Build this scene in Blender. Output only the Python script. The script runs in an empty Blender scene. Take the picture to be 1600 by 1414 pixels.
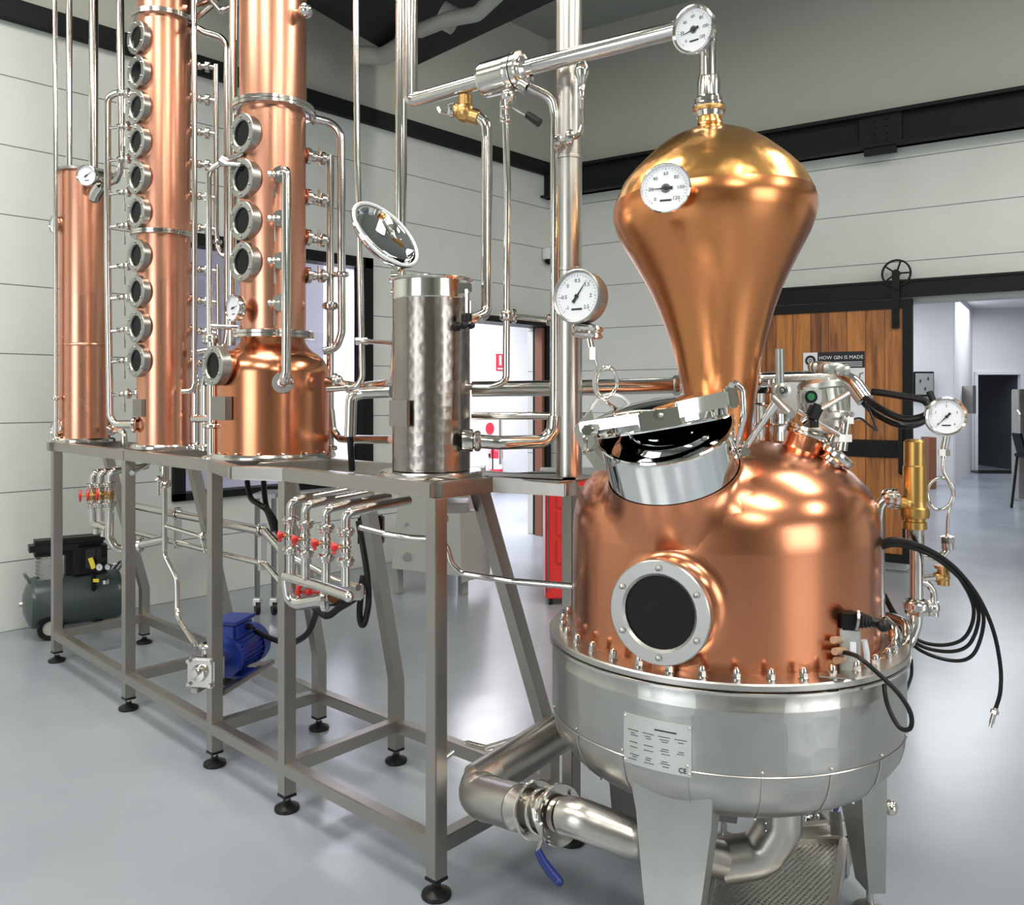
import bpy, bmesh, math, random
from mathutils.bvhtree import BVHTree
from mathutils import Vector, Matrix
random.seed(7)
sc = bpy.context.scene
COL = sc.collection
# ---------------------------------------------------------------- camera frame
# world: +X runs away to the right, +Y runs away to the left, camera stands over the origin
FP, HZ, H = 1350.0, 620.0, 1.5          # focal length in px, horizon row, eye height
A0 = math.radians(42.8)
FW = Vector((math.cos(A0), math.sin(A0), 0)); RT = Vector((math.sin(A0), -math.cos(A0), 0)); UP = Vector((0, 0, 1))
def P(px, py, d):                        # point at depth d
    return FW*d + RT*((px-800)/FP*d) + UP*(H+(HZ-py)/FP*d)
def S(s, d, z): return RT*s + FW*d + UP*z
def G(px, py, z):                        # point on the height z
    return P(px, py, FP*(H-z)/(py-HZ))
def dv(s, d, z): return (RT*s + FW*d + UP*z).normalized()
def V(*a): return Vector(a)
cam_d = bpy.data.cameras.new('camera'); cam = bpy.data.objects.new('camera', cam_d); COL.objects.link(cam)
cam_d.sensor_width = 36; cam_d.lens = 36*FP/1600; cam_d.shift_y = -(707-HZ)/1600; cam_d.clip_start = .05
cam.location = (0, 0, H); cam.rotation_euler = (math.pi/2, 0, A0-math.pi/2)
sc.camera = cam
sc.view_settings.view_transform = 'Standard'; sc.view_settings.look = 'None'
sc.view_settings.gamma = 1; sc.view_settings.use_curve_mapping = False
sc.view_settings.exposure = -0.50
w = bpy.data.worlds.new('world'); sc.world = w; w.use_nodes = True
w.node_tree.nodes['Background'].inputs[0].default_value = (.75, .85, 1, 1)
w.node_tree.nodes['Background'].inputs[1].default_value = .3
def area(name, loc, tgt, sx, sy, power, col=(1, 1, 1)):
    l = bpy.data.lights.new(name, 'AREA'); l.shape = 'RECTANGLE'; l.size = sx; l.size_y = sy; l.energy = power; l.color = col
    o = bpy.data.objects.new(name, l); COL.objects.link(o); o.location = loc
    o.rotation_euler = (Vector(tgt)-Vector(loc)).to_track_quat('-Z', 'Y').to_euler()
    return o
# ceiling lamps of the hall (strip battens), an added soft fill light behind left, lamps of the rooms beyond
LAMPS = [(1.2, -1.6), (1.2, 3.4), (4.6, -.6), (4.4, 4.0), (-2.0, .8), (-2.2, 4.4), (-1.5, -4.0), (4.2, -4.6)]
for i, (x, y) in enumerate(LAMPS):
    area('hall_lamp', (x, y, 5.1), (x, y, 0), .9, 2.1, 105, (1, .96, .86))
area('rear_fill_light', (-6.6, 1.5, 2.2), (2, 1.6, 1.4), 3.6, 3.6, 230, (.90, .95, 1))  # added light for soft streaks on the copper, no roller door stands there
area('side_daylight', (1.5, -8.4, 2.3), (2, 0, 1.3), 4.2, 3.4, 260, (.93, .96, 1))
area('corridor_lamp', (7.2, 7.9, 3.2), (7.2, 7.9, 0), 3.6, 1.6, 520, (.97, .95, 1))
area('corridor_lamp', (2.6, 7.6, 3.2), (2.6, 7.6, 0), 2.2, 1.2, 60, (.93, .92, 1))
area('showroom_lamp', tuple(S(5.6, 12.2, 3.2)), tuple(S(5.6, 12.2, 0)), 3.4, 2.4, 190, (.93, .96, 1))
area('showroom_lamp', tuple(S(8.9, 15.4, 3.2)), tuple(S(8.9, 15.4, 0)), 2.4, 2.4, 120, (.93, .96, 1))
area('far_corridor_lamp', tuple(S(10.2, 20.5, 2.5)), tuple(S(10.2, 20.5, 0)), 1, 1, 14, (.9, .9, 1))

# ---------------------------------------------------------------- materials
def mat(name, col, metal=0, rough=.5, spec=.5, bump=None, var=None, aniso=None, coat=0, tr=0):
    m = bpy.data.materials.new(name); m.use_nodes = True
    nt = m.node_tree; N = nt.nodes; L = nt.links; b = N['Principled BSDF']
    b.inputs['Base Color'].default_value = (*col, 1); b.inputs['Metallic'].default_value = metal
    b.inputs['Roughness'].default_value = rough; b.inputs['Specular IOR Level'].default_value = spec
    if coat: b.inputs['Coat Weight'].default_value = coat; b.inputs['Coat Roughness'].default_value = .05
    if tr: b.inputs['Transmission Weight'].default_value = tr
    tc = N.new('ShaderNodeTexCoord')
    if bump:                             # (scale, strength, (sx, sy, sz))
        mp = N.new('ShaderNodeMapping'); mp.inputs['Scale'].default_value = bump[2] if len(bump) > 2 else (1, 1, 1)
        L.new(tc.outputs['Object'], mp.inputs['Vector'])
        n = N.new('ShaderNodeTexNoise'); n.inputs['Scale'].default_value = bump[0]; n.inputs['Detail'].default_value = .5
        L.new(mp.outputs[0], n.inputs['Vector'])
        bp = N.new('ShaderNodeBump'); bp.inputs['Strength'].default_value = bump[1]; bp.inputs['Distance'].default_value = .01
        L.new(n.outputs[0], bp.inputs['Height']); L.new(bp.outputs[0], b.inputs['Normal'])
    if var:                              # (scale, other colour, roughness swing)
        n = N.new('ShaderNodeTexNoise'); n.inputs['Scale'].default_value = var[0]; n.inputs['Detail'].default_value = 4
        L.new(tc.outputs['Object'], n.inputs['Vector'])
        r = N.new('ShaderNodeValToRGB'); r.color_ramp.elements[0].position = .35; r.color_ramp.elements[1].position = .68
        r.color_ramp.elements[0].color = (*col, 1); r.color_ramp.elements[1].color = (*var[1], 1)
        L.new(n.outputs[0], r.inputs[0]); L.new(r.outputs[0], b.inputs['Base Color'])
        if len(var) > 2:
            q = N.new('ShaderNodeMapRange'); q.inputs[1].default_value = .3; q.inputs[2].default_value = .7
            q.inputs[3].default_value = rough; q.inputs[4].default_value = rough+var[2]
            L.new(n.outputs[0], q.inputs[0]); L.new(q.outputs[0], b.inputs['Roughness'])
    return m
def swirl(name, col, rough, scale, strength):
    """hand ground steel: a lattice of little round grinding swirls"""
    m = mat(name, col, 1, rough, var=(3, tuple(c*.8 for c in col), .1)); N = m.node_tree.nodes; L = m.node_tree.links
    tc = N.new('ShaderNodeTexCoord'); sp = N.new('ShaderNodeSeparateXYZ'); L.new(tc.outputs['Object'], sp.inputs[0])
    at = N.new('ShaderNodeMath'); at.operation = 'ARCTAN2'; L.new(sp.outputs[1], at.inputs[0]); L.new(sp.outputs[0], at.inputs[1])
    ml = N.new('ShaderNodeMath'); ml.operation = 'MULTIPLY'; ml.inputs[1].default_value = scale[0]; L.new(at.outputs[0], ml.inputs[0])
    mz = N.new('ShaderNodeMath'); mz.operation = 'MULTIPLY'; mz.inputs[1].default_value = scale[1]; L.new(sp.outputs[2], mz.inputs[0])
    cb = N.new('ShaderNodeCombineXYZ'); L.new(ml.outputs[0], cb.inputs[0]); L.new(mz.outputs[0], cb.inputs[1])
    vo = N.new('ShaderNodeTexVoronoi'); vo.voronoi_dimensions = '2D'; vo.inputs['Scale'].default_value = 1; vo.inputs['Randomness'].default_value = .35
    L.new(cb.outputs[0], vo.inputs['Vector'])
    bp = N.new('ShaderNodeBump'); bp.inputs['Strength'].default_value = strength; bp.inputs['Distance'].default_value = .01
    L.new(vo.outputs['Distance'], bp.inputs['Height']); L.new(bp.outputs[0], N['Principled BSDF'].inputs['Normal'])
    return m
M = {}
M['copper'] = mat('polished_copper', (.72, .29, .155), 1, .20, bump=(4, .04, (1, 1, .25)), var=(2.2, (.66, .255, .13), .06))
M['copper_col'] = mat('satin_copper', (.79, .385, .26), 1, .25, bump=(9, .014, (1, 1, .03)), var=(2, (.74, .34, .22), .06))
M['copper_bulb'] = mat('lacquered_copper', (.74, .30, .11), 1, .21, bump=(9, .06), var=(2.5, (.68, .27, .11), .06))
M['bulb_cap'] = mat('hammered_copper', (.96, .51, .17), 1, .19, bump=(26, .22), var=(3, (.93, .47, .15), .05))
M['steel'] = mat('polished_steel', (.68, .65, .61), 1, .15, bump=(12, .03))
M['chrome'] = mat('mirror_steel', (.82, .83, .82), 1, .035, bump=(5, .03))
M['satin'] = mat('satin_steel', (.55, .525, .49), 1, .27, var=(5, (.55, .52, .48), .08))
M['pale_steel'] = mat('matt_steel_ring', (.43, .42, .395), 1, .34)
M['frame'] = mat('brushed_frame_steel', (.42, .39, .355), 1, .33, bump=(30, .05, (1, 1, .1)), var=(4, (.42, .395, .365), .1))
M['jacket'] = swirl('ground_jacket_steel', (.52, .515, .485), .28, (7, 13), .20)
M['tank'] = swirl('ground_tank_steel', (.34, .31, .28), .20, (4.2, 25), .15)
M['leg'] = mat('jacket_leg_steel', (.50, .50, .47), 1, .36, var=(6, (.44, .44, .41), .1))
M['brass'] = mat('brass', (.50, .31, .10), 1, .34)
M['bronze'] = mat('dull_bronze', (.60, .36, .14), 1, .34)
M['dark'] = mat('dark_interior_glass', (.008, .009, .008), 0, .08, .12)  # opaque black: the unlit interior behind the pane is put into its colour
M['rubber'] = mat('black_rubber', (.008, .008, .008), 0, .38, .3)
M['black'] = mat('black_paint', (.008, .009, .009), 0, .45, .2)
M['beam_black'] = mat('dark_steel_beam', (.012, .015, .014), 0, .6, .2)
M['plastic'] = mat('black_plastic', (.010, .010, .011), 0, .45, .3)
M['white'] = mat('dial_white', (.80, .81, .85), 0, .35)
M['ink'] = mat('black_ink', (.01, .01, .012), 0, .5)
M['red'] = mat('red_paint', (.62, .03, .025), 0, .3)
M['redsign'] = mat('red_sign', (.70, .03, .06), 0, .4)
M['blue'] = mat('blue_motor_paint', (.008, .03, .24), 0, .32)
M['yellow'] = mat('yellow_tag', (.85, .66, .03), 0, .5)
M['green_tank'] = mat('dark_green_grey_paint', (.055, .075, .075), 0, .28)
M['alu'] = mat('cast_aluminium', (.56, .56, .53), 1, .38, bump=(60, .1))
M['grey_paint'] = mat('grey_machine_paint', (.33, .345, .32), 0, .5)
M['plate'] = mat('name_plate', (.55, .565, .54), .6, .42)
M['plate_dark'] = mat('blank_plate', (.34, .31, .285), 1, .36)
M['room_white'] = mat('white_plaster', (.80, .80, .82), 0, .7)
M['lavender'] = mat('pale_lavender_paint', (.62, .60, .68), 0, .6)
M['dark_room'] = mat('dark_cladding', (.06, .063, .075), 0, .6)
M['olive'] = mat('grey_green_plasterboard', (.46, .47, .41), 0, .85, bump=(40, .05))
M['jamb'] = mat('red_brown_jamb', (.22, .085, .045), 0, .5)
M['sheet'] = mat('galvanised_sheet', (.36, .37, .37), .9, .4)
M['navy'] = mat('blue_handle_sleeve', (.008, .02, .13), 0, .35)
M['duct'] = mat('pale_duct', (.42, .42, .38), 0, .6)
M['perf'] = None

def wall_material():
    m = mat('joined_wall_board', (.64, .665, .635), 0, .62); N = m.node_tree.nodes; L = m.node_tree.links; b = N['Principled BSDF']
    g = N.new('ShaderNodeNewGeometry'); sp = N.new('ShaderNodeSeparateXYZ'); L.new(g.outputs['Position'], sp.inputs[0])
    a = N.new('ShaderNodeMath'); a.operation = 'DIVIDE'; a.inputs[1].default_value = .444; L.new(sp.outputs[2], a.inputs[0])
    f = N.new('ShaderNodeMath'); f.operation = 'FRACT'; L.new(a.outputs[0], f.inputs[0])
    s1 = N.new('ShaderNodeMath'); s1.operation = 'SUBTRACT'; s1.inputs[1].default_value = .5; L.new(f.outputs[0], s1.inputs[0])
    ab = N.new('ShaderNodeMath'); ab.operation = 'ABSOLUTE'; L.new(s1.outputs[0], ab.inputs[0])
    gt = N.new('ShaderNodeMath'); gt.operation = 'GREATER_THAN'; gt.inputs[1].default_value = .4925; L.new(ab.outputs[0], gt.inputs[0])
    n = N.new('ShaderNodeTexNoise'); n.inputs['Scale'].default_value = .9; n.inputs['Detail'].default_value = 3; L.new(g.outputs['Position'], n.inputs['Vector'])
    r = N.new('ShaderNodeValToRGB'); r.color_ramp.elements[0].color = (.58, .61, .57, 1); r.color_ramp.elements[1].color = (.66, .69, .655, 1)
    r.color_ramp.elements[0].position = .3; r.color_ramp.elements[1].position = .7; L.new(n.outputs[0], r.inputs[0])
    mx = N.new('ShaderNodeMix'); mx.data_type = 'RGBA'; L.new(gt.outputs[0], mx.inputs[0]); L.new(r.outputs[0], mx.inputs[6]); mx.inputs[7].default_value = (.12, .13, .13, 1)
    L.new(mx.outputs[2], b.inputs['Base Color'])
    bp = N.new('ShaderNodeBump'); bp.invert = True; bp.inputs['Strength'].default_value = .3; bp.inputs['Distance'].default_value = .01
    L.new(gt.outputs[0], bp.inputs['Height']); L.new(bp.outputs[0], b.inputs['Normal'])
    return m
M['wall'] = wall_material()
def floor_material():
    m = mat('grey_epoxy_floor', (.40, .44, .49), 0, .22, .5); N = m.node_tree.nodes; L = m.node_tree.links; b = N['Principled BSDF']
    g = N.new('ShaderNodeNewGeometry')
    n = N.new('ShaderNodeTexNoise'); n.inputs['Scale'].default_value = .8; n.inputs['Detail'].default_value = 5; L.new(g.outputs['Position'], n.inputs['Vector'])
    r = N.new('ShaderNodeValToRGB'); r.color_ramp.elements[0].color = (.25, .28, .32, 1); r.color_ramp.elements[1].color = (.33, .36, .40, 1)
    r.color_ramp.elements[0].position = .3; r.color_ramp.elements[1].position = .7; L.new(n.outputs[0], r.inputs[0]); L.new(r.outputs[0], b.inputs['Base Color'])
    q = N.new('ShaderNodeMapRange'); q.inputs[3].default_value = .14; q.inputs[4].default_value = .30; L.new(n.outputs[0], q.inputs[0]); L.new(q.outputs[0], b.inputs['Roughness'])
    n2 = N.new('ShaderNodeTexNoise'); n2.inputs['Scale'].default_value = 5; L.new(g.outputs['Position'], n2.inputs['Vector'])
    bp = N.new('ShaderNodeBump'); bp.inputs['Strength'].default_value = .06; bp.inputs['Distance'].default_value = .02
    L.new(n2.outputs[0], bp.inputs['Height']); L.new(bp.outputs[0], b.inputs['Normal'])
    return m
M['floor'] = floor_material()
def wood_material():
    m = mat('oiled_planks', (.45, .18, .05), 0, .45); N = m.node_tree.nodes; L = m.node_tree.links; b = N['Principled BSDF']
    tc = N.new('ShaderNodeTexCoord'); sp = N.new('ShaderNodeSeparateXYZ'); L.new(tc.outputs['Object'], sp.inputs[0])
    dvv = N.new('ShaderNodeMath'); dvv.operation = 'DIVIDE'; dvv.inputs[1].default_value = .155; L.new(sp.outputs[0], dvv.inputs[0])
    fl = N.new('ShaderNodeMath'); fl.operation = 'FLOOR'; L.new(dvv.outputs[0], fl.inputs[0])
    fr = N.new('ShaderNodeMath'); fr.operation = 'FRACT'; L.new(dvv.outputs[0], fr.inputs[0])
    wn = N.new('ShaderNodeTexWhiteNoise'); wn.noise_dimensions = '1D'; L.new(fl.outputs[0], wn.inputs['W'])
    cb = N.new('ShaderNodeCombineXYZ'); L.new(sp.outputs[0], cb.inputs[0]); L.new(wn.outputs[0], cb.inputs[1]); L.new(sp.outputs[2], cb.inputs[2])
    mp = N.new('ShaderNodeMapping'); mp.inputs['Scale'].default_value = (14, 9, 1.1); L.new(cb.outputs[0], mp.inputs['Vector'])
    n = N.new('ShaderNodeTexNoise'); n.inputs['Scale'].default_value = 1.2; n.inputs['Detail'].default_value = 6; n.inputs['Distortion'].default_value = 1.2; L.new(mp.outputs[0], n.inputs['Vector'])
    r = N.new('ShaderNodeValToRGB'); r.color_ramp.elements[0].color = (.12, .035, .008, 1); r.color_ramp.elements[1].color = (.52, .20, .045, 1)
    r.color_ramp.elements[0].position = .27; r.color_ramp.elements[1].position = .74
    ad = N.new('ShaderNodeMath'); ad.operation = 'MULTIPLY_ADD'; ad.inputs[1].default_value = .28; L.new(wn.outputs[0], ad.inputs[0]); L.new(n.outputs[0], ad.inputs[2])
    su = N.new('ShaderNodeMath'); su.operation = 'SUBTRACT'; su.inputs[1].default_value = .13; L.new(ad.outputs[0], su.inputs[0])
    L.new(su.outputs[0], r.inputs[0])
    lt = N.new('ShaderNodeMath'); lt.operation = 'LESS_THAN'; lt.inputs[1].default_value = .035; L.new(fr.outputs[0], lt.inputs[0])
    mx = N.new('ShaderNodeMix'); mx.data_type = 'RGBA'; L.new(lt.outputs[0], mx.inputs[0]); L.new(r.outputs[0], mx.inputs[6]); mx.inputs[7].default_value = (.05, .018, .006, 1)
    L.new(mx.outputs[2], b.inputs['Base Color'])
    return m
M['wood'] = wood_material()
def glass_material():
    m = bpy.data.materials.new('window_glass'); m.use_nodes = True; N = m.node_tree.nodes; L = m.node_tree.links
    N.remove(N['Principled BSDF']); t = N.new('ShaderNodeBsdfTransparent'); t.inputs[0].default_value = (.93, .93, .97, 1)
    g = N.new('ShaderNodeBsdfGlossy'); g.inputs['Roughness'].default_value = .02; lw = N.new('ShaderNodeFresnel'); lw.inputs[0].default_value = 1.45
    x = N.new('ShaderNodeMixShader'); L.new(lw.outputs[0], x.inputs[0]); L.new(t.outputs[0], x.inputs[1]); L.new(g.outputs[0], x.inputs[2])
    L.new(x.outputs[0], N['Material Output'].inputs[0]); return m
M['glass'] = glass_material()
def perf_material():
    m = mat('perforated_steel', (.72, .72, .68), 1, .35); N = m.node_tree.nodes; L = m.node_tree.links; b = N['Principled BSDF']
    tc = N.new('ShaderNodeTexCoord'); vo = N.new('ShaderNodeTexVoronoi'); vo.inputs['Randomness'].default_value = 0; vo.inputs['Scale'].default_value = 75; vo.voronoi_dimensions = '2D'
    L.new(tc.outputs['Object'], vo.inputs['Vector'])
    lt = N.new('ShaderNodeMath'); lt.operation = 'GREATER_THAN'; lt.inputs[1].default_value = .33; L.new(vo.outputs['Distance'], lt.inputs[0])
    L.new(lt.outputs[0], b.inputs['Alpha']); return m
M['perf'] = perf_material()
def lamp_mat():
    m = mat('lamp_diffuser', (1, 1, 1)); b = m.node_tree.nodes['Principled BSDF']
    b.inputs['Emission Color'].default_value = (1, .97, .9, 1); b.inputs['Emission Strength'].default_value = 12; return m
M['lamp'] = lamp_mat()

# ---------------------------------------------------------------- mesh helpers
def fillet(pts, r, n=6):
    pts = [Vector(p) for p in pts]
    if r <= 0 or len(pts) < 3: return pts
    out = [pts[0]]
    for i in range(1, len(pts)-1):
        a, b, c = pts[i-1], pts[i], pts[i+1]
        u, v = (a-b), (c-b); lu, lv = u.length, v.length
        if lu < 1e-6 or lv < 1e-6: continue
        u /= lu; v /= lv; ang = u.angle(v)
        if ang > math.pi-.02: out.append(b); continue
        t = min(r/math.tan(ang/2), lu*.49, lv*.49)
        p, q = b+u*t, b+v*t
        for k in range(n+1):
            s = k/n; out.append(p*(1-s)**2 + b*2*s*(1-s) + q*s*s)
    out.append(pts[-1]); return out
def spline(pts, n=8):
    pts = [Vector(p) for p in pts]; out = []
    for i in range(len(pts)-1):
        p0 = pts[max(i-1, 0)]; p1 = pts[i]; p2 = pts[i+1]; p3 = pts[min(i+2, len(pts)-1)]
        for k in range(n):
            t = k/n; out.append(.5*((2*p1)+(p2-p0)*t+(2*p0-5*p1+4*p2-p3)*t*t+(3*p1-p0-3*p2+p3)*t**3))
    out.append(pts[-1]); return out
def basis(ax):
    ax = Vector(ax).normalized(); h = UP if abs(ax.z) < .9 else Vector((1, 0, 0))
    u = h.cross(ax).normalized(); return u, ax.cross(u), ax
class MB:
    def __init__(s): s.bm = bmesh.new()
    def rings(s, rings, cap=True, closed=False):
        bm = s.bm; vr = [[bm.verts.new(p) for p in r] for r in rings]; n = len(vr[0])
        m = len(vr) if closed else len(vr)-1
        for i in range(m):
            a, b = vr[i], vr[(i+1) % len(vr)]
            for k in range(n):
                try: bm.faces.new((a[k], a[(k+1) % n], b[(k+1) % n], b[k]))
                except ValueError: pass
        if cap and not closed:
            bm.faces.new(vr[0][::-1]); bm.faces.new(vr[-1])
        return s
    def tube(s, pts, r, seg=12, fil=0, closed=False, n=6):
        pts = fillet(pts, fil, n) if fil else [Vector(p) for p in pts]
        rr = r if isinstance(r, (list, tuple)) else [r]*len(pts)
        t0 = (pts[1]-pts[0]).normalized(); u = basis(t0)[0]; rings = []
        for i, p in enumerate(pts):
            if closed: t = pts[(i+1) % len(pts)]-pts[i-1]
            elif i == 0: t = pts[1]-p
            elif i == len(pts)-1: t = p-pts[i-1]
            else: t = (pts[i+1]-p).normalized()+(p-pts[i-1]).normalized()
            t.normalize(); u = (u-t*u.dot(t))
            u = u.normalized() if u.length > 1e-6 else basis(t)[0]; v = t.cross(u)
            rings.append([p+(u*math.cos(2*math.pi*k/seg)+v*math.sin(2*math.pi*k/seg))*rr[i] for k in range(seg)])
        return s.rings(rings, closed=closed)
    def lathe(s, prof, o=(0, 0, 0), ax=(0, 0, 1), seg=32, a0=0, a1=2*math.pi, closed=False):
        o = Vector(o); u, v, w_ = basis(ax); full = abs(a1-a0-2*math.pi) < 1e-6
        bm = s.bm; rows = []; pr_ = [prof[0]]
        for a, b in zip(prof, prof[1:]):      # support loops keep long straight walls flat-shaded right up to their ends
            if abs(a[0]-b[0]) < 1e-6 and a[0] > 1e-6 and abs(a[1]-b[1]) > .05: g = .004 if b[1] > a[1] else -.004; pr_ += [(a[0], a[1]+g), (a[0], b[1]-g)]
            pr_.append(b)
        prof = pr_
        for r, t in prof:
            if r < 1e-6: rows.append([bm.verts.new(o+w_*t)]); continue
            rows.append([bm.verts.new(o+w_*t+(u*math.cos(a0+(a1-a0)*k/seg)+v*math.sin(a0+(a1-a0)*k/seg))*r) for k in range(seg if full else seg+1)])
        rng = range(len(rows)) if closed else range(len(rows)-1)
        for i in rng:
            a, b = rows[i], rows[(i+1) % len(rows)]; kk = seg
            for k in range(kk):
                k2 = (k+1) % seg if full else k+1
                f = []
                for vv in ((a[k % len(a)] if len(a) > 1 else a[0]), (a[k2] if len(a) > 1 else a[0]), (b[k2] if len(b) > 1 else b[0]), (b[k] if len(b) > 1 else b[0])):
                    if vv not in f: f.append(vv)
                if len(f) > 2:
                    try: bm.faces.new(f)
                    except ValueError: pass
        return s
    def disc(s, o, ax, r, t, seg=24): return s.lathe([(0, 0), (r, 0), (r, t), (0, t)], o, ax, seg)
    def cyl(s, a, b, r, seg=16, r2=None):
        a, b = Vector(a), Vector(b); return s.lathe([(0, 0), (r, 0), (r if r2 is None else r2, (b-a).length), (0, (b-a).length)], a, b-a, seg)
    def box(s, c, sx, sy, sz, ax=None, bev=0):
        c = Vector(c); X, Y, Z = ax if ax else (V(1, 0, 0), V(0, 1, 0), V(0, 0, 1))
        q = []
        bm2 = bmesh.new() if bev else s.bm
        for k in range(8):
            q.append(bm2.verts.new(c+X*(sx/2*(1 if k & 1 else -1))+Y*(sy/2*(1 if k & 2 else -1))+Z*(sz/2*(1 if k & 4 else -1))))
        for f in ((0, 2, 3, 1), (4, 5, 7, 6), (0, 1, 5, 4), (2, 6, 7, 3), (0, 4, 6, 2), (1, 3, 7, 5)): bm2.faces.new([q[i] for i in f])
        if bev:
            bmesh.ops.bevel(bm2, geom=list(bm2.edges), offset=bev, segments=2, affect='EDGES')
            me = bpy.data.meshes.new('t'); bm2.to_mesh(me); bm2.free(); s.bm.from_mesh(me); bpy.data.meshes.remove(me)
        return s
    def beam(s, p, q, w_, h=None, up=UP, bev=.004):
        p, q = Vector(p), Vector(q); y = (q-p); L = y.length; y.normalize()
        if abs(y.dot(up)) > .98: up = Vector((1, 0, 0))
        x = y.cross(up).normalized(); z = x.cross(y)
        return s.box((p+q)/2, w_, L, h or w_, (x, y, z), bev)
    def prism(s, pts, vec):
        vec = Vector(vec); a = [s.bm.verts.new(Vector(p)) for p in pts]; b = [s.bm.verts.new(Vector(p)+vec) for p in pts]; n = len(a)
        s.bm.faces.new(a[::-1]); s.bm.faces.new(b)
        for k in range(n): s.bm.faces.new((a[k], a[(k+1) % n], b[(k+1) % n], b[k]))
        return s
    def ball(s, c, r, sc_=(1, 1, 1), seg=16):
        m = Matrix.Translation(Vector(c)) @ Matrix.Diagonal((*sc_, 1)); bmesh.ops.create_uvsphere(s.bm, u_segments=seg, v_segments=max(6, seg//2), radius=r, matrix=m); return s
    def torus(s, c, ax, R, r, seg=32, sg=8):
        u, v, w_ = basis(ax); c = Vector(c)
        return s.tube([c+(u*math.cos(2*math.pi*k/seg)+v*math.sin(2*math.pi*k/seg))*R for k in range(seg)], r, sg, closed=True)
    def hexn(s, c, ax, r, t): return s.lathe([(0, 0), (r, 0), (r, t), (0, t)], c, ax, 6)
    def ferrule(s, c, ax, r, k=1.75, t=.010):
        """tri-clamp joint: a flange ring with rounded edges around a pipe"""
        ax = Vector(ax).normalized(); R = r*k
        return s.lathe([(r*.9, -t*1.3), (R*.86, -t), (R, -t*.5), (R, t*.5), (R*.86, t), (r*.9, t*1.3)], c, ax, 20)
    def text(s, body, size, o, X, Y, depth=.0006, align='CENTER'):
        cu = bpy.data.curves.new('t', 'FONT'); cu.body = body; cu.size = size; cu.align_x = align; cu.align_y = 'CENTER'; cu.extrude = depth; cu.resolution_u = 2
        ob = bpy.data.objects.new('t', cu); COL.objects.link(ob); dg = bpy.context.evaluated_depsgraph_get(); dg.update()
        me = bpy.data.meshes.new_from_object(ob.evaluated_get(dg)); X = Vector(X).normalized(); Y = Vector(Y).normalized(); Z = X.cross(Y)
        mt = Matrix.Translation(Vector(o)) @ Matrix(((X.x, Y.x, Z.x, 0), (X.y, Y.y, Z.y, 0), (X.z, Y.z, Z.z, 0), (0, 0, 0, 1)))
        me.transform(mt); s.bm.from_mesh(me); bpy.data.objects.remove(ob); bpy.data.curves.remove(cu); bpy.data.meshes.remove(me); return s
    def build(s, name, m, parent=None, label=None, ang=32, loc=None, kind=None):
        off = Vector((0, 0, 0)); p = parent
        while p: off += p.location; p = p.parent
        if loc is not None: off = off+(Vector(loc)-off)
        bmesh.ops.recalc_face_normals(s.bm, faces=s.bm.faces)
        me = bpy.data.meshes.new(name); bmesh.ops.translate(s.bm, verts=s.bm.verts, vec=-off); s.bm.to_mesh(me); s.bm.free()
        for q in me.polygons: q.use_smooth = True
        me.set_sharp_from_angle(angle=math.radians(ang)); me.materials.append(M[m] if isinstance(m, str) else m)
        o = bpy.data.objects.new(name, me); COL.objects.link(o)
        if parent: o.parent = parent
        if loc is not None: o.location = loc
        if label: o['label'] = label
        if kind: o['kind'] = kind
        return o
def saddle(bvh, c, ax, r0, h0, r1, lift=.0015, seg=64, n=10):
    """flared collar growing from a round neck (radius r0, h0 below c) onto the surface in bvh"""
    ax = Vector(ax).normalized(); u, v, _ = basis(ax); rows = [[] for _ in range(n+1)]
    def hit(p):
        q = bvh.ray_cast(p+ax*.02, -ax, .6)[0]; m = bvh.find_nearest(p-ax*h0)
        if q is None or (q-m[0]).length > .14: q = m[0]
        return q
    for k in range(seg):
        t = 2*math.pi*k/seg; w_ = u*math.cos(t)+v*math.sin(t)
        A = c-ax*h0+w_*r0; C = hit(c+w_*r0*1.01); nb = bvh.find_nearest(C); q = nb[0]+((w_-nb[1]*w_.dot(nb[1])).normalized())*(r1-r0); m = bvh.find_nearest(q); B = m[0]-m[1]*.001
        if (C-c).dot(ax) > -h0: C = A.lerp(B, .4)
        for i in range(n+1):
            s = i/n; p = A*(1-s)**2+C*2*s*(1-s)+B*s*s; rows[i].append(p)
    mb = MB(); mb.rings(rows, cap=False); return mb
def thing(name, label, cat, loc, group=None):
    o = bpy.data.objects.new(name, None); COL.objects.link(o); o.location = loc; o['label'] = label; o['category'] = cat; o.empty_display_size = .1
    if group: o['group'] = group
    return o
def tag(o, label, cat, group=None):
    o['label'] = label; o['category'] = cat
    if group: o['group'] = group
    return o
def base_of(mb):                          # bottom centre of what was collected so far
    vs = [v.co for v in mb.bm.verts]; n = len(vs)
    return V(sum(v.x for v in vs)/n, sum(v.y for v in vs)/n, min(v.z for v in vs))
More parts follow.
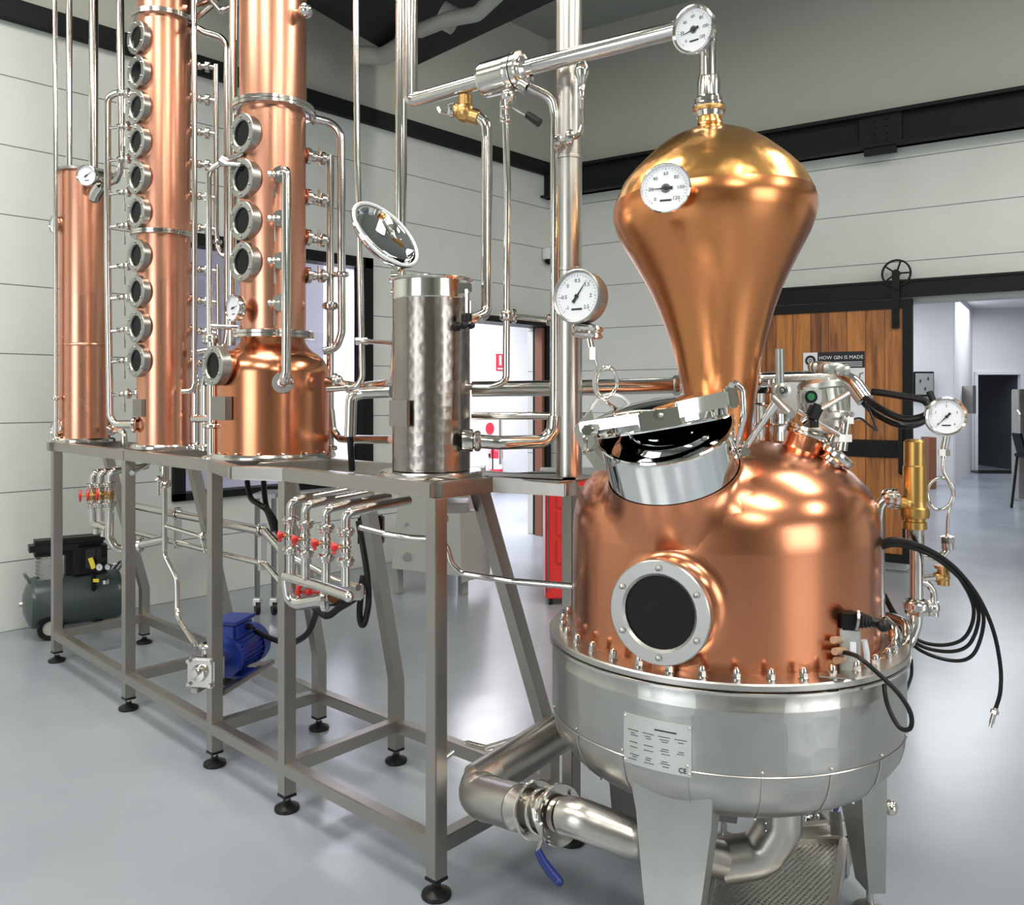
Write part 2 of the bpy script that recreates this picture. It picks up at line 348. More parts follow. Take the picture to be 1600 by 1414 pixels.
# ================================================================= the setting
def struct(mb, name, m, parent=None, loc=None): return mb.build(name, m, parent, kind=None if parent else 'structure', loc=loc)
YW = 6.12                                                           # plane of the left wall
def left_x(px):
    k = (px-800)/FP; d = YW/(FW.y+RT.y*k); return (FW*d+RT*(k*d)).x
def left_z(px, py):
    k = (px-800)/FP; d = YW/(FW.y+RT.y*k); return H+(HZ-py)/FP*d
CX = left_x(857); corner = V(CX, YW, 0)
bd = -(FW*1350-RT*2000).normalized()                                # direction of the back wall, away from the corner
bn = V(-bd.y, bd.x, 0)
if bn.dot(FW) > 0: bn = -bn                                         # normal facing the hall
def back_u(px):
    k = (px-800)/FP; cd, cs = corner.dot(FW), corner.dot(RT); bdd, bds = bd.dot(FW), bd.dot(RT)
    return (k*cd-cs)/(bds-k*bdd)
def back_z(px, py): return H+(HZ-py)/FP*((corner+bd*back_u(px)).dot(FW))
def grid_wall(o, u, n, L0, L1, Ht, holes, th=.2):
    """wall in the plane through o along u, thickness away from n, with rectangular holes (u0,u1,z0,z1)"""
    us = sorted({L0, L1, *[h[0] for h in holes], *[h[1] for h in holes]}); zs = sorted({0, Ht, *[h[2] for h in holes], *[h[3] for h in holes]})
    mb = MB()
    for a, b in zip(us, us[1:]):
        for c, d in zip(zs, zs[1:]):
            if any(a >= h[0]-1e-6 and b <= h[1]+1e-6 and c >= h[2]-1e-6 and d <= h[3]+1e-6 for h in holes): continue
            mb.box(o+u*(a+b)/2-n*th/2+UP*(c+d)/2, (b-a), th, (d-c), (u, n, UP))
    bmesh.ops.remove_doubles(mb.bm, verts=mb.bm.verts, dist=1e-4)
    return mb
struct(MB().box((5, 2, -.05), 46, 46, .1), 'floor', 'floor')
# left wall: black framed window and the corridor doorway
wx0, wx1 = left_x(268), left_x(579); wz0, wz1 = left_z(340, 777), left_z(560, 402)
dx0, dx1 = left_x(700), left_x(846); dz = left_z(845, 510)
BT, BB = 4.04, 3.90
lw = grid_wall(V(0, YW, 0), V(1, 0, 0), V(0, -1, 0), -7, CX+.35, BB, [(wx0, wx1, wz0, wz1), (dx0, dx1, 0, dz)])
struct(lw, 'wall_left', 'wall')
struct(MB().box(((-7+CX)/2+.1, YW+.1, (BB+5.4)/2), CX+7.5, .2, 5.4-BB), 'wall_left_upper', 'olive')
struct(MB().beam((-7, YW-.03, (BT+BB)/2), (CX, YW-.03, (BT+BB)/2), .06, .14), 'trim_1', 'beam_black')
# back wall with the wide opening
uo = back_u(1416); ztop = back_z(1431, 472); UE = 15
bw = grid_wall(corner, bd, bn, -.2, UE, 3.66, [(uo, uo+4.6, 0, ztop)])
struct(bw, 'wall_back', 'wall')
struct(MB().box(corner+bd*(UE/2)-bn*.1+UP*((3.66+5.4)/2), UE+.6, .2, 5.4-3.66, (bd, bn, UP)), 'wall_back_upper', 'olive')
tb = MB(); zc = (3.63+3.96)/2
tb.box(corner+bd*(UE/2)+bn*.05+UP*zc, UE, .07, .30, (bd, bn, UP)); tb.box(corner+bd*(UE/2)+bn*.09+UP*(zc+.14), UE, .15, .03, (bd, bn, UP)); tb.box(corner+bd*(UE/2)+bn*.09+UP*(zc-.14), UE, .15, .02, (bd, bn, UP))
t2 = struct(tb, 'trim_2', 'beam_black')
ub = back_u(1380); pb = MB(); pb.box(corner+bd*ub+bn*.10+UP*(zc), .34, .04, .27, (bd, bn, UP)); pb.box(corner+bd*ub+bn*.12+UP*(zc-.17), .26, .05, .08, (bd, bn, UP))
for i in range(2):
    for j in range(4): pb.cyl(corner+bd*(ub-.05+.1*i)+bn*.12+UP*(zc-.09+.06*j), corner+bd*(ub-.05+.1*i)+bn*.14+UP*(zc-.09+.06*j), .012, 8)
pb.build('splice_plate', 'beam_black', t2)
# remaining hall walls, ceiling
struct(MB().box((-7.1, -1.5, 2.7), .2, 15.6, 5.4), 'wall_camera_side', 'grey_paint')
struct(MB().box((2.5, -9.1, 2.7), 19.4, .2, 5.4), 'wall_right', 'olive')
struct(MB().box((2.5, -1.5, 5.5), 20.5, 16.5, .2), 'ceiling', 'grey_paint')
for i, (x, y) in enumerate(LAMPS):
    l = thing('ceiling_lamp', 'white batten lamp on the dark hall ceiling', 'lamp', (x, y, 5.3), 'batten lamps on the hall ceiling')
    MB().box((x, y, 5.26), 1.0, 2.2, .16, bev=.01).build('housing', 'duct', l)
    MB().box((x, y, 5.165), .9, 2.1, .012).build('diffuser', 'lamp', l)
# dark bulkhead hanging in the corner, with its pipes
zb = 4.3
v0 = G(645, 105, zb) if False else P(645, 105, FP*(zb-H)/(HZ-105)); v1 = P(470, 2, FP*(zb-H)/(HZ-2)); v2 = P(868, 0, FP*(zb-H)/(HZ))
e1 = (v1-v0)*1.9; e2 = (v2-v0)*1.5
struct(MB().prism([v0, v0+e1, v0+e1+e2, v0+e2], (0, 0, 1.1)), 'trim_3', 'beam_black')
dm = MB(); dm.tube([P(560, 86, 7.0), P(600, 88, 6.9), P(630, 70, 6.6), P(640, 10, 6.3)], .07, 14, .1)
dm.build('duct', 'duct'); tag(bpy.data.objects['duct'], 'pale round duct running out below the dark bulkhead in the corner', 'duct')
dm = MB(); dm.tube([P(655, 48, 6.0), P(700, 30, 5.8), P(745, 22, 5.7), P(800, -30, 5.5)], .05, 12, .1); dm.cyl(P(690, 22, 5.9), P(712, 34, 5.9), .09)
tag(dm.build('overhead_pipe', 'grey_paint'), 'grey overhead pipe hanging under the dark bulkhead, upper middle', 'pipe')
# window in the left wall
wf = MB(); b = .09
xm, ym = (wx0+wx1)/2, YW-.02
for (x0, x1, z0, z1) in ((wx0, wx1, wz1-b, wz1), (wx0, wx1, wz0, wz0+b*.6), (wx0, wx0+b, wz0, wz1), (wx1-b, wx1, wz0, wz1)):
    wf.box(((x0+x1)/2, YW+.04, (z0+z1)/2), x1-x0, .16, z1-z0)
wn = struct(wf, 'window_1', 'black')
MB().box((xm, YW+.08, (wz0+wz1)/2), wx1-wx0-.02, .012, wz1-wz0-.02).build('pane', 'glass', wn)
# doorway frame, jamb and the white corridor behind
df = MB(); df.box(((dx0+dx1)/2, YW+.02, dz+.02), dx1-dx0+.14, .30, .06); df.box((dx1+.03, YW+.02, dz/2), .07, .20, dz); df.box((dx0-.03, YW+.02, dz/2), .07, .30, dz)
d1 = struct(df, 'door_1', 'black')
jx = left_x(836)
MB().box((dx1-.03, YW+.0, dz/2-.01), .04, .10, dz-.02).build('jamb', 'jamb', d1)
hd = MB().cyl((dx1-.12, YW+.5, .75), (dx1-.12, YW+.5, 1.3), .02); hd.build('pull_handle', 'satin', d1)
struct(MB().box((6.2, 9.3, 1.75), 13.2, .1, 3.5), 'wall_corridor_far', 'room_white')
struct(MB().box((12.7, 7.8, 1.75), .1, 3.0, 3.5), 'wall_corridor_end', 'room_white')
struct(MB().box((-.3, 7.8, 1.75), .1, 3.0, 3.5), 'wall_corridor_start', 'room_white')
struct(MB().box((6.2, 7.9, 3.5), 13.2, 3.2, .1), 'ceiling_corridor', 'room_white')
struct(MB().box((2.4, 7.2, 1.5), 5.2, .06, 3.0), 'wall_partition', 'lavender')
# showroom beyond the big opening
def sw(s0, d0, s1, d1, z0=0, z1=3.3, th=.08):
    a, b_ = S(s0, d0, 0), S(s1, d1, 0); mb = MB(); u = (b_-a).normalized(); n = V(-u.y, u.x, 0)
    return mb.box((a+b_)/2+UP*(z0+z1)/2, (b_-a).length, th, z1-z0, (u, n, UP))
def sd(px, d): return (px-800)/FP*d
q = sw(sd(1330, 14.8), 14.8, sd(1488, 14.8), 14.8); struct(q, 'wall_showroom_near', 'room_white')
struct(sw(sd(1488, 14.8), 14.8, sd(1516, 17.6), 17.6), 'wall_showroom_side', 'room_white')
q = sw(sd(1516, 17.6), 17.6, sd(1523, 17.6), 17.6); a, b_ = sd(1523, 17.6), sd(1591, 17.6)
q.box(S((a+b_)/2, 17.6, (1.96+3.3)/2), b_-a, .08, 3.3-1.96, (RT, FW, UP)); q.box(S((b_+14)/2, 17.6, 1.65), 14-b_, .08, 3.3, (RT, FW, UP))
struct(q, 'wall_showroom_far', 'room_white')
struct(MB().box(S(9, 13.6, 3.35), 12, 9.5, .1, (RT, FW, UP)), 'ceiling_showroom', 'room_white')
fr = MB(); fr.box(S(a-.02, 17.55, .98), .06, .12, 1.96, (RT, FW, UP)); fr.box(S(b_+.02, 17.55, .98), .06, .12, 1.96, (RT, FW, UP)); fr.box(S((a+b_)/2, 17.55, 1.98), b_-a+.1, .12, .06, (RT, FW, UP))
struct(fr, 'door_3', 'room_white')
struct(MB().box(S(10.6, 23, 1.3), 5, .1, 2.6, (RT, FW, UP)), 'wall_far_corridor', 'dark_room')
struct(MB().box(S(sd(1516, 19.5), 20.3, 1.3), .1, 5.4, 2.6, (RT, FW, UP)), 'wall_far_corridor_left', 'dark_room')
struct(MB().box(S(12.4, 20.3, 1.3), .1, 5.4, 2.6, (RT, FW, UP)), 'wall_far_corridor_right', 'dark_room')
struct(MB().box(S(10.4, 20.3, 2.62), 5, 5.3, .06, (RT, FW, UP)), 'ceiling_far_corridor', 'dark_room')
ld = MB().box(S(sd(1575, 22.8), 22.85, 1.02), .66, .06, 2.04, (RT, FW, UP), .005); ld = struct(ld, 'door_4', 'lavender')
MB().box(S(sd(1562, 22.7), 22.78, 1.0), .03, .05, .2, (RT, FW, UP)).cyl(S(sd(1562, 22.7), 22.74, 1.0), S(sd(1567, 22.7), 22.74, 1.0), .015).build('lever_handle', 'black', ld)
mt = MB().box(S(sd(1557, 17.2), 17.2, .008), 1.0, .6, .016, (RT, FW, UP)); tag(mt.build('door_mat', 'rubber'), 'black door mat on the floor at the far dark doorway', 'mat')
# sliding plank door, parallel to the back wall, on its rail
def BW(u, z, off=0): return corner+bd*u+bn*off+UP*z
ud0, ud1 = back_u(1168), back_u(1430); dtop = ztop+.0
sl = MB(); root = BW(ud0, 0, .12)
sld = bpy.data.objects.new('door_2', None); COL.objects.link(sld); sld.location = root; sld['kind'] = 'structure'
dh0 = .09; fw = .075
for k, (z0, z1) in enumerate(((dh0+fw, .98), (1.13, dtop-.05))):
    mb = MB().box(V((ud1-ud0)/2, 0, (z0+z1)/2), ud1-ud0-fw*2, .035, z1-z0)
    o = mb.build('plank_panel', 'wood', None); o.parent = sld; o.rotation_euler = (0, 0, math.atan2(bd.y, bd.x))
fm = MB(); off = .12
for (u0, u1, z0, z1) in ((ud0, ud0+fw, dh0, dtop), (ud1-fw, ud1, dh0, dtop), (ud0, ud1, dh0, dh0+fw), (ud0, ud1, .98, 1.13), (ud0, ud1, dtop-.06, dtop+.02)):
    fm.box(BW((u0+u1)/2, (z0+z1)/2, off), u1-u0, .06, z1-z0, (bd, bn, UP))
fm.build('door_frame', 'black', sld)
uh = back_u(1414); hm = MB(); hm.tube([BW(uh, .86, .15), BW(uh, .86, .21), BW(uh, 1.26, .21), BW(uh, 1.26, .15)], .017, 10, .04); hm.build('pull_handle', 'black', sld)
rail = MB(); zr = ztop+.10; rail.box(BW((back_u(1190)+UE)/2, zr, .10), UE-back_u(1190), .03, .13, (bd, bn, UP)); rail.box(BW((back_u(1190)+UE)/2, zr+.075, .09), UE-back_u(1190), .08, .02, (bd, bn, UP))
struct(rail, 'trim_4', 'black')
ur = back_u(1405); rl = MB(); rl.box(BW(ur, zr-.09, .16), .06, .012, .48, (bd, bn, UP)); rl.lathe([(.105, -.012), (.12, -.012), (.12, .012), (.105, .012)], BW(ur, zr+.14, .13), bn, 24, closed=True)
rl.cyl(BW(ur, zr+.14, .10), BW(ur, zr+.14, .17), .03)
for k in range(5):
    t = k*2*math.pi/5; rl.cyl(BW(ur, zr+.14, .13), BW(ur+.11*math.cos(t), zr+.14+.11*math.sin(t), .13), .008, 6)
for z_ in (-.28, -.18, 0): rl.cyl(BW(ur, zr+z_, .16), BW(ur, zr+z_, .185), .014, 8)
rl.build('roller_hanger', 'black', sld)
# poster
up0, up1 = back_u(1262), back_u(1357); pz1, pz0 = back_z(1310, 551), back_z(1310, 655)
uc = (up0+up1)/2; pw = up1-up0; ph = pz1-pz0
pr = thing('poster', 'white and black poster reading HOW GIN IS MADE pinned to the plank door', 'poster', BW(uc, pz0, .145))
MB().box(BW(uc, (pz0+pz1)/2, .142), pw, .004, ph, (bd, bn, UP)).build('sheet', 'white', pr)
MB().box(BW(uc+pw*.12, pz1-ph*.12, .1455), pw*.76, .003, ph*.24, (bd, bn, UP)).build('title_band', 'ink', pr)
tx = MB(); tx.text('HOW GIN IS MADE', pw*.083, BW(uc+pw*.12, pz1-ph*.085, .1475), bd, UP, .0005)
for k in range(3): tx.box(BW(uc+pw*.12, pz1-ph*(.155+.028*k), .1472), pw*.68, .001, ph*.01, (bd, bn, UP))
tx.build('title', 'white', pr)
lg = MB(); lx = uc-pw*.38; lg.lathe([(.0, 0), (.047, 0), (.047, .002), (0, .002)], BW(lx, pz1-ph*.12, .145), bn, 24); lg.build('emblem', 'ink', pr)
lg = MB(); lg.lathe([(.016, 0), (.024, 0), (.024, .003), (.016, .003)], BW(lx, pz1-ph*.12, .146), bn, 20, closed=True); lg.disc(BW(lx, pz1-ph*.12, .146), bn, .007, .003); lg.build('emblem_ring', 'white', pr)
pic = MB()
for k in range(7):
    cx_, cz_ = uc+pw*(-.36+.13*k), pz1-ph*(.38+.1*(k % 2)); pic.tube([BW(cx_, cz_-.03, .1465), BW(cx_, cz_+.03, .1465), BW(cx_+.03, cz_+.04, .1465)], .0035, 6, .01)
    pic.disc(BW(cx_, cz_-.035, .1455), bn, .014, .002, 12)
pic.build('pictogram', 'ink', pr)
# small things on the walls and in the rooms beyond
es = thing('exit_sign', 'red and white safety sign on the white corridor wall', 'sign', V(left_x(782), 9.24, 2.0))
def farpt(px, py, Y):
    k = (px-800)/FP; d = Y/(FW.y+RT.y*k); return P(px, py, d)
c_ = farpt(782, 566, 9.23); es.location = V(c_.x, 9.24, c_.z-.12)
MB().box(V(c_.x, 9.243, c_.z), .17, .015, .26, bev=.002).build('panel', 'redsign', es)
MB().box(V(c_.x, 9.233, c_.z+.03), .045, .006, .15).box(V(c_.x, 9.233, c_.z-.10), .12, .006, .02).build('mark', 'white', es)
c_ = farpt(776, 718, 9.1); fe = thing('fire_extinguisher', 'red fire extinguisher hanging on the white corridor wall', 'fire extinguisher', V(c_.x, 9.1, c_.z-.26))
z0 = c_.z-.24; MB().lathe([(0, 0), (.085, 0), (.095, .02), (.095, .36), (.08, .41), (.035, .45), (.03, .47), (0, .47)], V(c_.x, 9.1, z0), UP, 24).build('cylinder', 'redsign', fe)
MB().lathe([(.0955, .1), (.0965, .1), (.0965, .26), (.0955, .26)], V(c_.x, 9.1, z0), UP, 24, closed=True).build('label_band', 'white', fe)
MB().cyl(V(c_.x, 9.1, z0+.46), V(c_.x, 9.1, z0+.52), .02).box(V(c_.x-.04, 9.1, z0+.53), .14, .02, .015).tube([V(c_.x-.03, 9.08, z0+.48), V(c_.x-.13, 9.06, z0+.45), V(c_.x-.13, 9.06, z0+.1)], .011, 8, .05).build('valve_and_hose', 'black', fe)
MB().box(V(c_.x, 9.22, z0+.3), .05, .08, .05).build('wall_bracket', 'black', fe)
rs = c_+V(0, .1, .60); o = MB().disc(V(c_.x, 9.252, c_.z+.47), V(0, -1, 0), .09, .014).build('disc_sign', 'redsign'); tag(o, 'round red sign on the corridor wall above the fire extinguisher', 'sign')
# camera on the back wall corner
cc = V(left_x(851), YW-.06, left_z(851, 405)); sc_ = thing('security_camera', 'small white dome camera on the wall near the corner', 'camera', cc)
MB().lathe([(0, .10), (.07, .10), (.07, 0), (.06, -.01), (0, -.01)], cc, UP, 20).box(cc+V(0, .04, .05), .08, .06, .08).build('body', 'room_white', sc_)
MB().ball(cc+V(0, 0, -.02), .045).build('lens', 'black', sc_)
# tv screen, notice, steel cabinet, table, door jamb object in the showroom
c_ = P(1443, 600, 14.6); tv = thing('wall_screen', 'wall mounted screen showing a pale picture in the showroom', 'screen', c_)
MB().box(c_, .34, .05, .42, (RT, FW, UP), .01).build('case', 'black', tv)
MB().box(c_-FW*.03, .30, .006, .36, (RT, FW, UP)).build('picture', 'plate', tv)
pb_ = MB(); [pb_.ball(c_-FW*.032+RT*a_+UP*b2, .05, (1, .1, .6)) for a_, b2 in ((-.06, .05), (.07, .09), (.02, -.08))]; pb_.build('picture_shape', 'ink', tv)
c_ = P(1451, 718, 14.2); o = MB().box(S(c_.dot(RT), 14.2, .42), .12, .3, .84, (RT, FW, UP), .01).build('side_board', 'jamb'); tag(o, 'dark red narrow sideboard standing against the white showroom wall', 'furniture')
c_ = P(1503, 625, 16); wn_ = MB().box(S(sd(1497, 15.9)+.06, 15.9, H-.05), .06, .9, .5, (RT, FW, UP)).build('wall_frame', 'satin'); tag(wn_, 'grey framed notice on the receding showroom wall', 'picture')
fx = thing('steel_fridge', 'grey steel cabinet fridge cut off by the right edge of view', 'fridge', S(sd(1612, 12.6), 12.6, 0))
MB().box(S(sd(1612, 12.6)-.07, 12.5, .82), .46, .2, 1.58, (RT, FW, UP), .01).build('body', 'satin', fx)
MB().tube([S(sd(1594, 12.3), 12.36, 1.3), S(sd(1594, 12.3), 12.3, 1.25), S(sd(1594, 12.3), 12.3, .75), S(sd(1594, 12.3), 12.36, .7)], .02, 10, .04).build('door_handle', 'steel', fx)
st = thing('bar_stool', 'black metal stool beside the steel fridge at the right edge', 'stool', S(sd(1612, 11.5), 11.5, 0))
MB().box(S(sd(1612, 11.5), 11.5, .72), .3, .3, .05, (RT, FW, UP), .01).build('seat', 'black', st)
MB().beam(S(sd(1612, 11.5)-.13, 11.5, .75), S(sd(1612, 11.5)-.20, 11.5, 1.02), .2, .03).build('backrest', 'black', st)
for i in (-1, 1):
    for j in (-1, 1): MB().beam(S(sd(1612, 11.5)+i*.12, 11.5+j*.12, .70), S(sd(1612, 11.5)+i*.17, 11.5+j*.17, 0), .03).build('leg', 'black', st)
# ================================================================= the steel frame
ZT = 1.243
fr = thing('equipment_frame', 'long brushed steel frame on levelling feet carrying the copper columns', 'frame', (1.8, 3.4, 0))
front = [(1.84, 5.22), (1.793, 4.17), (1.76, 3.28), (1.748, 2.733), (1.75, 1.93)]
TB = ZT-.024
def fbeam(p, q, z, name='beam', w_=.048, h=.048): return MB().beam((*p, z), (*q, z), w_, h).build(name, 'frame', fr)
topf = [front[0], front[1], front[2], (1.652, 2.93), front[3], front[4]]
for a, b in zip(topf, topf[1:]): fbeam(a, b, TB, 'top_rail')
XB = 2.13
fbeam((XB, 5.24), (XB, 1.97), TB, 'top_rail')
for y in (5.24, 4.36, 4.02, 3.45, 3.0, 2.28): fbeam((1.80, y), (XB, y), TB, 'top_cross_rail')
fbeam(front[4], (2.0, 1.94), TB, 'top_rail'); fbeam((1.99, 1.96), (2.07, 1.68), TB, 'top_rail'); fbeam((2.07, 1.68), (2.27, 1.83), TB, 'top_rail'); fbeam((2.27, 1.83), (XB, 1.99), TB, 'top_rail')
MB().box((2.14, 1.82, TB+.021), .26, .30, .006).build('shelf_plate', 'frame', fr)
MB().box((1.95, 2.12, TB+.021), .34, .30, .006).build('shelf_plate', 'frame', fr)
def foot(x, y, parent, z=.055):
    f = MB().lathe([(0, 0), (.043, 0), (.046, .006), (.044, .014), (.018, .026), (.012, .030), (0, .030)], (x, y, 0), UP, 24); f.hexn((x, y, .030), UP, .014, .008)
    return f.build('rubber_foot', 'rubber', parent), MB().cyl((x, y, .03), (x, y, z+.004), .008, 10).build('foot_spindle', 'steel', parent)
for (x, y) in front:
    l = MB().beam((x, y, .06), (x, y, ZT-.046), .048, bev=.003).build('leg', 'frame', fr)
    MB().box((x, y, .056), .049, .049, .01).build('end_cap', 'rubber', l); foot(x, y, l)
back = [(2.34, 5.22, .34), (2.31, 4.17, .34), (2.27, 3.29, .34), (2.28, 2.76, .34), (2.30, 1.95, .30)]
for i, (x, y, zk) in enumerate(back):
    mb = MB(); tx_ = XB-.02 if i < 4 else 2.06; ty = y if i < 4 else 2.06
    pts = [V(tx_, ty, ZT-.05), V(x, y, zk), V(x, y, .06)]
    wv = .024; n_ = V(0, 1, 0)
    rg = []
    dirs = [(pts[1]-pts[0]).normalized(), ((pts[1]-pts[0]).normalized()+(pts[2]-pts[1]).normalized()).normalized(), V(0, 0, -1)]
    for p_, d_ in zip(pts, dirs):
        u_ = n_; v_ = u_.cross(d_).normalized(); rg.append([p_+u_*a_*wv+v_*b_*wv for a_, b_ in ((1, 1), (-1, 1), (-1, -1), (1, -1))])
    mb.rings(rg); l = mb.build('leg', 'frame', fr, ang=20)
    MB().box((x, y, .056), .049, .049, .01).build('end_cap', 'rubber', l); foot(x, y, l)
x, y = 2.27, 1.83
l = MB().beam((x, y, .06), (x, y, ZT-.046), .048).build('leg', 'frame', fr); foot(x, y, l)
ZB = .155
for a, b in zip(front, front[1:]): fbeam(a, b, ZB, 'bottom_rail')
for a, b in zip(back, back[1:]): fbeam(a[:2], b[:2], ZB, 'bottom_rail')
for a, b in zip(front, back): fbeam(a, b[:2], ZB, 'bottom_cross_rail')
# cable clamp rail pipes behind the legs are separate pipes, further below

# ================================================================= shared fittings
def sight_glass(parent, cen, ax, R, name='sight_glass', stub=.05, bolts=6, stubmat='copper_col', thick=.026, inner=.64):
    ax = Vector(ax).normalized(); cen = Vector(cen)
    g = MB().lathe([(R*inner, -.004), (R*inner, thick-.006), (R*(inner+.05), thick), (R-.003, thick), (R, thick-.003), (R, -.012), (R*.8, -.014), (R*.8, -.004)], cen-ax*thick, ax, 36, closed=True)
    u, v, _ = basis(ax)
    for k in range(bolts):
        t = 2*math.pi*(k+.5)/bolts; c = cen+(u*math.cos(t)+v*math.sin(t))*R*(inner+1)/2
        g.cyl(c-ax*.002, c+ax*.003, R*.075, 8); g.ball(c+ax*.003, R*.055, seg=8)
    o = g.build(name, 'pale_steel', parent)
    MB().disc(cen-ax*.016, ax, R*inner*1.01, .004, 32).build('glass', 'dark', o)
    sR = R*.80
    MB().lathe([(sR, -thick), (sR, -thick-stub*.45), (sR*1.05, -thick-stub*.7), (sR*1.2, -thick-stub)], cen, ax, 32).build('collar', stubmat, o)
    return o
def dial_gauge(parent, cen, ax, r, depth=.025, needle=-.7, name='dial_gauge', nums=(), label=None, back=None, up=None, rim=None, casem='steel', inkline=True):
    ax = Vector(ax).normalized(); cen = Vector(cen); rim = rim or r*.1
    u = UP.cross(ax).normalized() if up is None else Vector(up).cross(ax).normalized(); v = ax.cross(u)   # u = right as seen by the reader
    o = MB().lathe([(0, -depth), (r*.93, -depth), (r*.97, -depth*.8), (r*.97, -.006), (r, -.005), (r, .004), (r-rim*.5, .006), (r-rim, .002), (r-rim, -.003)], cen, ax, 40).build(name, casem, parent, label)
    MB().disc(cen-ax*.004, ax, r-rim*.9, .002, 36).build('dial', 'white', o)
    s = MB(); R = r-rim
    n = 31
    for k in range(n):
        t = math.radians(225-270*k/(n-1)); L = .10 if k % 5 == 0 else .05
        a = cen+(u*math.cos(t)+v*math.sin(t))*R*.90; b = cen+(u*math.cos(t)+v*math.sin(t))*R*(.90-L)
        s.beam(a-ax*.0014, b-ax*.0014, R*.014, .0006, ax, 0)
    for k, tx_ in enumerate(nums):
        t = math.radians(225-270*k/max(1, len(nums)-1)); s.text(tx_, R*.22, cen+(u*math.cos(t)+v*math.sin(t))*R*.64-ax*.0018, u, v, .0004)
    if inkline: s.box(cen-v*R*.52-ax*.0016, R*.5, R*.08, .0006, (u, v, ax))
    s.build('scale', 'ink', o)
    nd = MB(); t = needle; tip = cen+(u*math.cos(t)+v*math.sin(t))*R*.78; tl = cen-(u*math.cos(t)+v*math.sin(t))*R*.30; w2 = (v*math.cos(t)-u*math.sin(t))
    nd.prism([tip, cen+w2*R*.035, tl+w2*R*.075, tl-w2*R*.075, cen-w2*R*.035], ax*.001); nd.disc(cen, ax, R*.09, .003, 12); nd.build('needle', 'ink', o)
    return o
def valve(parent, a, b, r, handle, mname='valve', hl=.06, hm='steel', sleeve=None):
    """little ball valve between a and b: body, end nuts and a lever hanging along `handle`"""
    a, b = Vector(a), Vector(b); ax = (b-a).normalized(); c = (a+b)/2; h = Vector(handle)
    m = MB().cyl(a, b, r*.62, 12).ball(c, r*1.15, seg=12); m.hexn(c-ax*r*2.0, ax, r*1.15, r*.9); m.hexn(c+ax*r*1.1, ax, r*1.15, r*.9)
    o = m.build(mname, 'steel', parent)
    u = h.normalized(); sgn = ax.cross(u).normalized()
    m = MB().cyl(c, c+sgn*r*1.9, r*.35, 8); m.tube([c+sgn*r*1.9, c+sgn*r*1.9+u*r*.6, c+sgn*r*2.2+u*hl], r*.22, 8, r*.3); m.cyl(c+sgn*r*2.15+u*hl*.55, c+sgn*r*2.2+u*hl*1.05, r*.40, 8)
    m.build('lever', hm, o)
    return o
def column(name, label, cen, profile_parts, z0):
    t = thing(name, label, 'still column', (cen[0], cen[1], z0)); return t
def cxy(px, d):
    p = P(px, 0, d); return (p.x, p.y)
AXG = (V(-1, 0, 0)*math.cos(math.radians(5))+V(0, -1, 0)*math.sin(math.radians(5)))

# ----------------------------------------------------------------- column 1: narrow condenser at the far left
D1 = 4.98; c1 = cxy(133, D1); K1 = D1/FP
def z1(py): return H+(HZ-py)*K1
t1 = thing('copper_condenser', 'short plain copper cylinder at the far left end of the frame', 'still column', (*c1, ZT))
r1 = .133
MB().lathe([(0, z1(272)), (r1-.004, z1(272)), (r1, z1(275)), (r1, z1(543)), (r1+.0025, z1(542)), (r1+.0025, z1(540)), (r1, z1(539)), (r1, z1(275))][:3]+[(r1, z1(538)), (r1+.003, z1(540)), (r1, z1(542)), (r1, ZT+.02), (0, ZT+.02)], (*c1, 0), UP, 56).build('shell', 'copper_col', t1)
MB().lathe([(0, 0), (r1+.028, 0), (r1+.028, .014), (r1+.02, .022), (0, .022)], (*c1, ZT), UP, 40).build('base_flange', 'steel', t1)
MB().lathe([(0, -.008), (r1+.018, -.008), (r1+.02, 0), (r1+.02, .006), (r1+.012, .010), (0, .012)], (*c1, z1(271)), UP, 40).build('top_flange', 'pale_steel', t1)
c = P(137, 274, 4.80); cb = P(160, 278, 4.93)
MB().cyl(c+(cb-c)*.1, cb, .045, 24).tube([P(158, 290, 4.86), P(150, 300, 4.88), P(146, 310, 4.9)], .035, 12).build('gauge_neck', 'steel', t1)
dial_gauge(t1, P(135, 274, 4.76), (c-cb).normalized()*.6-FW*.4, .058, .03, .6, nums=())
for py, px in ((350, 84), (668, 88)):
    c = P(px, py, 4.90); b = P(101, py+2, 4.93); MB().cyl(c, b, .016, 12).lathe([(.018, 0), (.03, .002), (.03, .012), (.018, .014)], b, c-b, 16).build('gauge_neck', 'steel', t1)
    dial_gauge(t1, c, (c-b).normalized()-FW*.45, .052, .018, .9)
for px, r_, name in ((108, .017, 'riser_pipe'), (146, .026, 'riser_pipe')):
    MB().tube([P(px, 270, D1-.02), P(px, -160, D1-.02)], r_, 14).build(name, 'steel', t1)
MB().tube([P(87, 690, 4.86), P(87, 320, 4.86), P(85, -160, 4.86)], .013, 12).ferrule(P(87, 622, 4.86), UP, .013).ferrule(P(87, 686, 4.86), UP, .016).build('side_pipe', 'steel', t1)
MB().tube([P(162, 290, 4.9), P(180, 282, 4.85), P(189, 262, 4.8), P(189, 230, 4.8), P(187, -160, 4.8)], .021, 14, .05).build('outlet_pipe', 'steel', t1)
o = MB().tube([P(170, 672, 4.9), P(182, 672, 4.8), P(194, 674, 4.75), P(194, 705, 4.75)], .017, 12, .05).ferrule(P(174, 672, 4.87), P(170, 672, 4.9)-P(182, 672, 4.8), .017); o.build('drain_pipe', 'steel', t1)

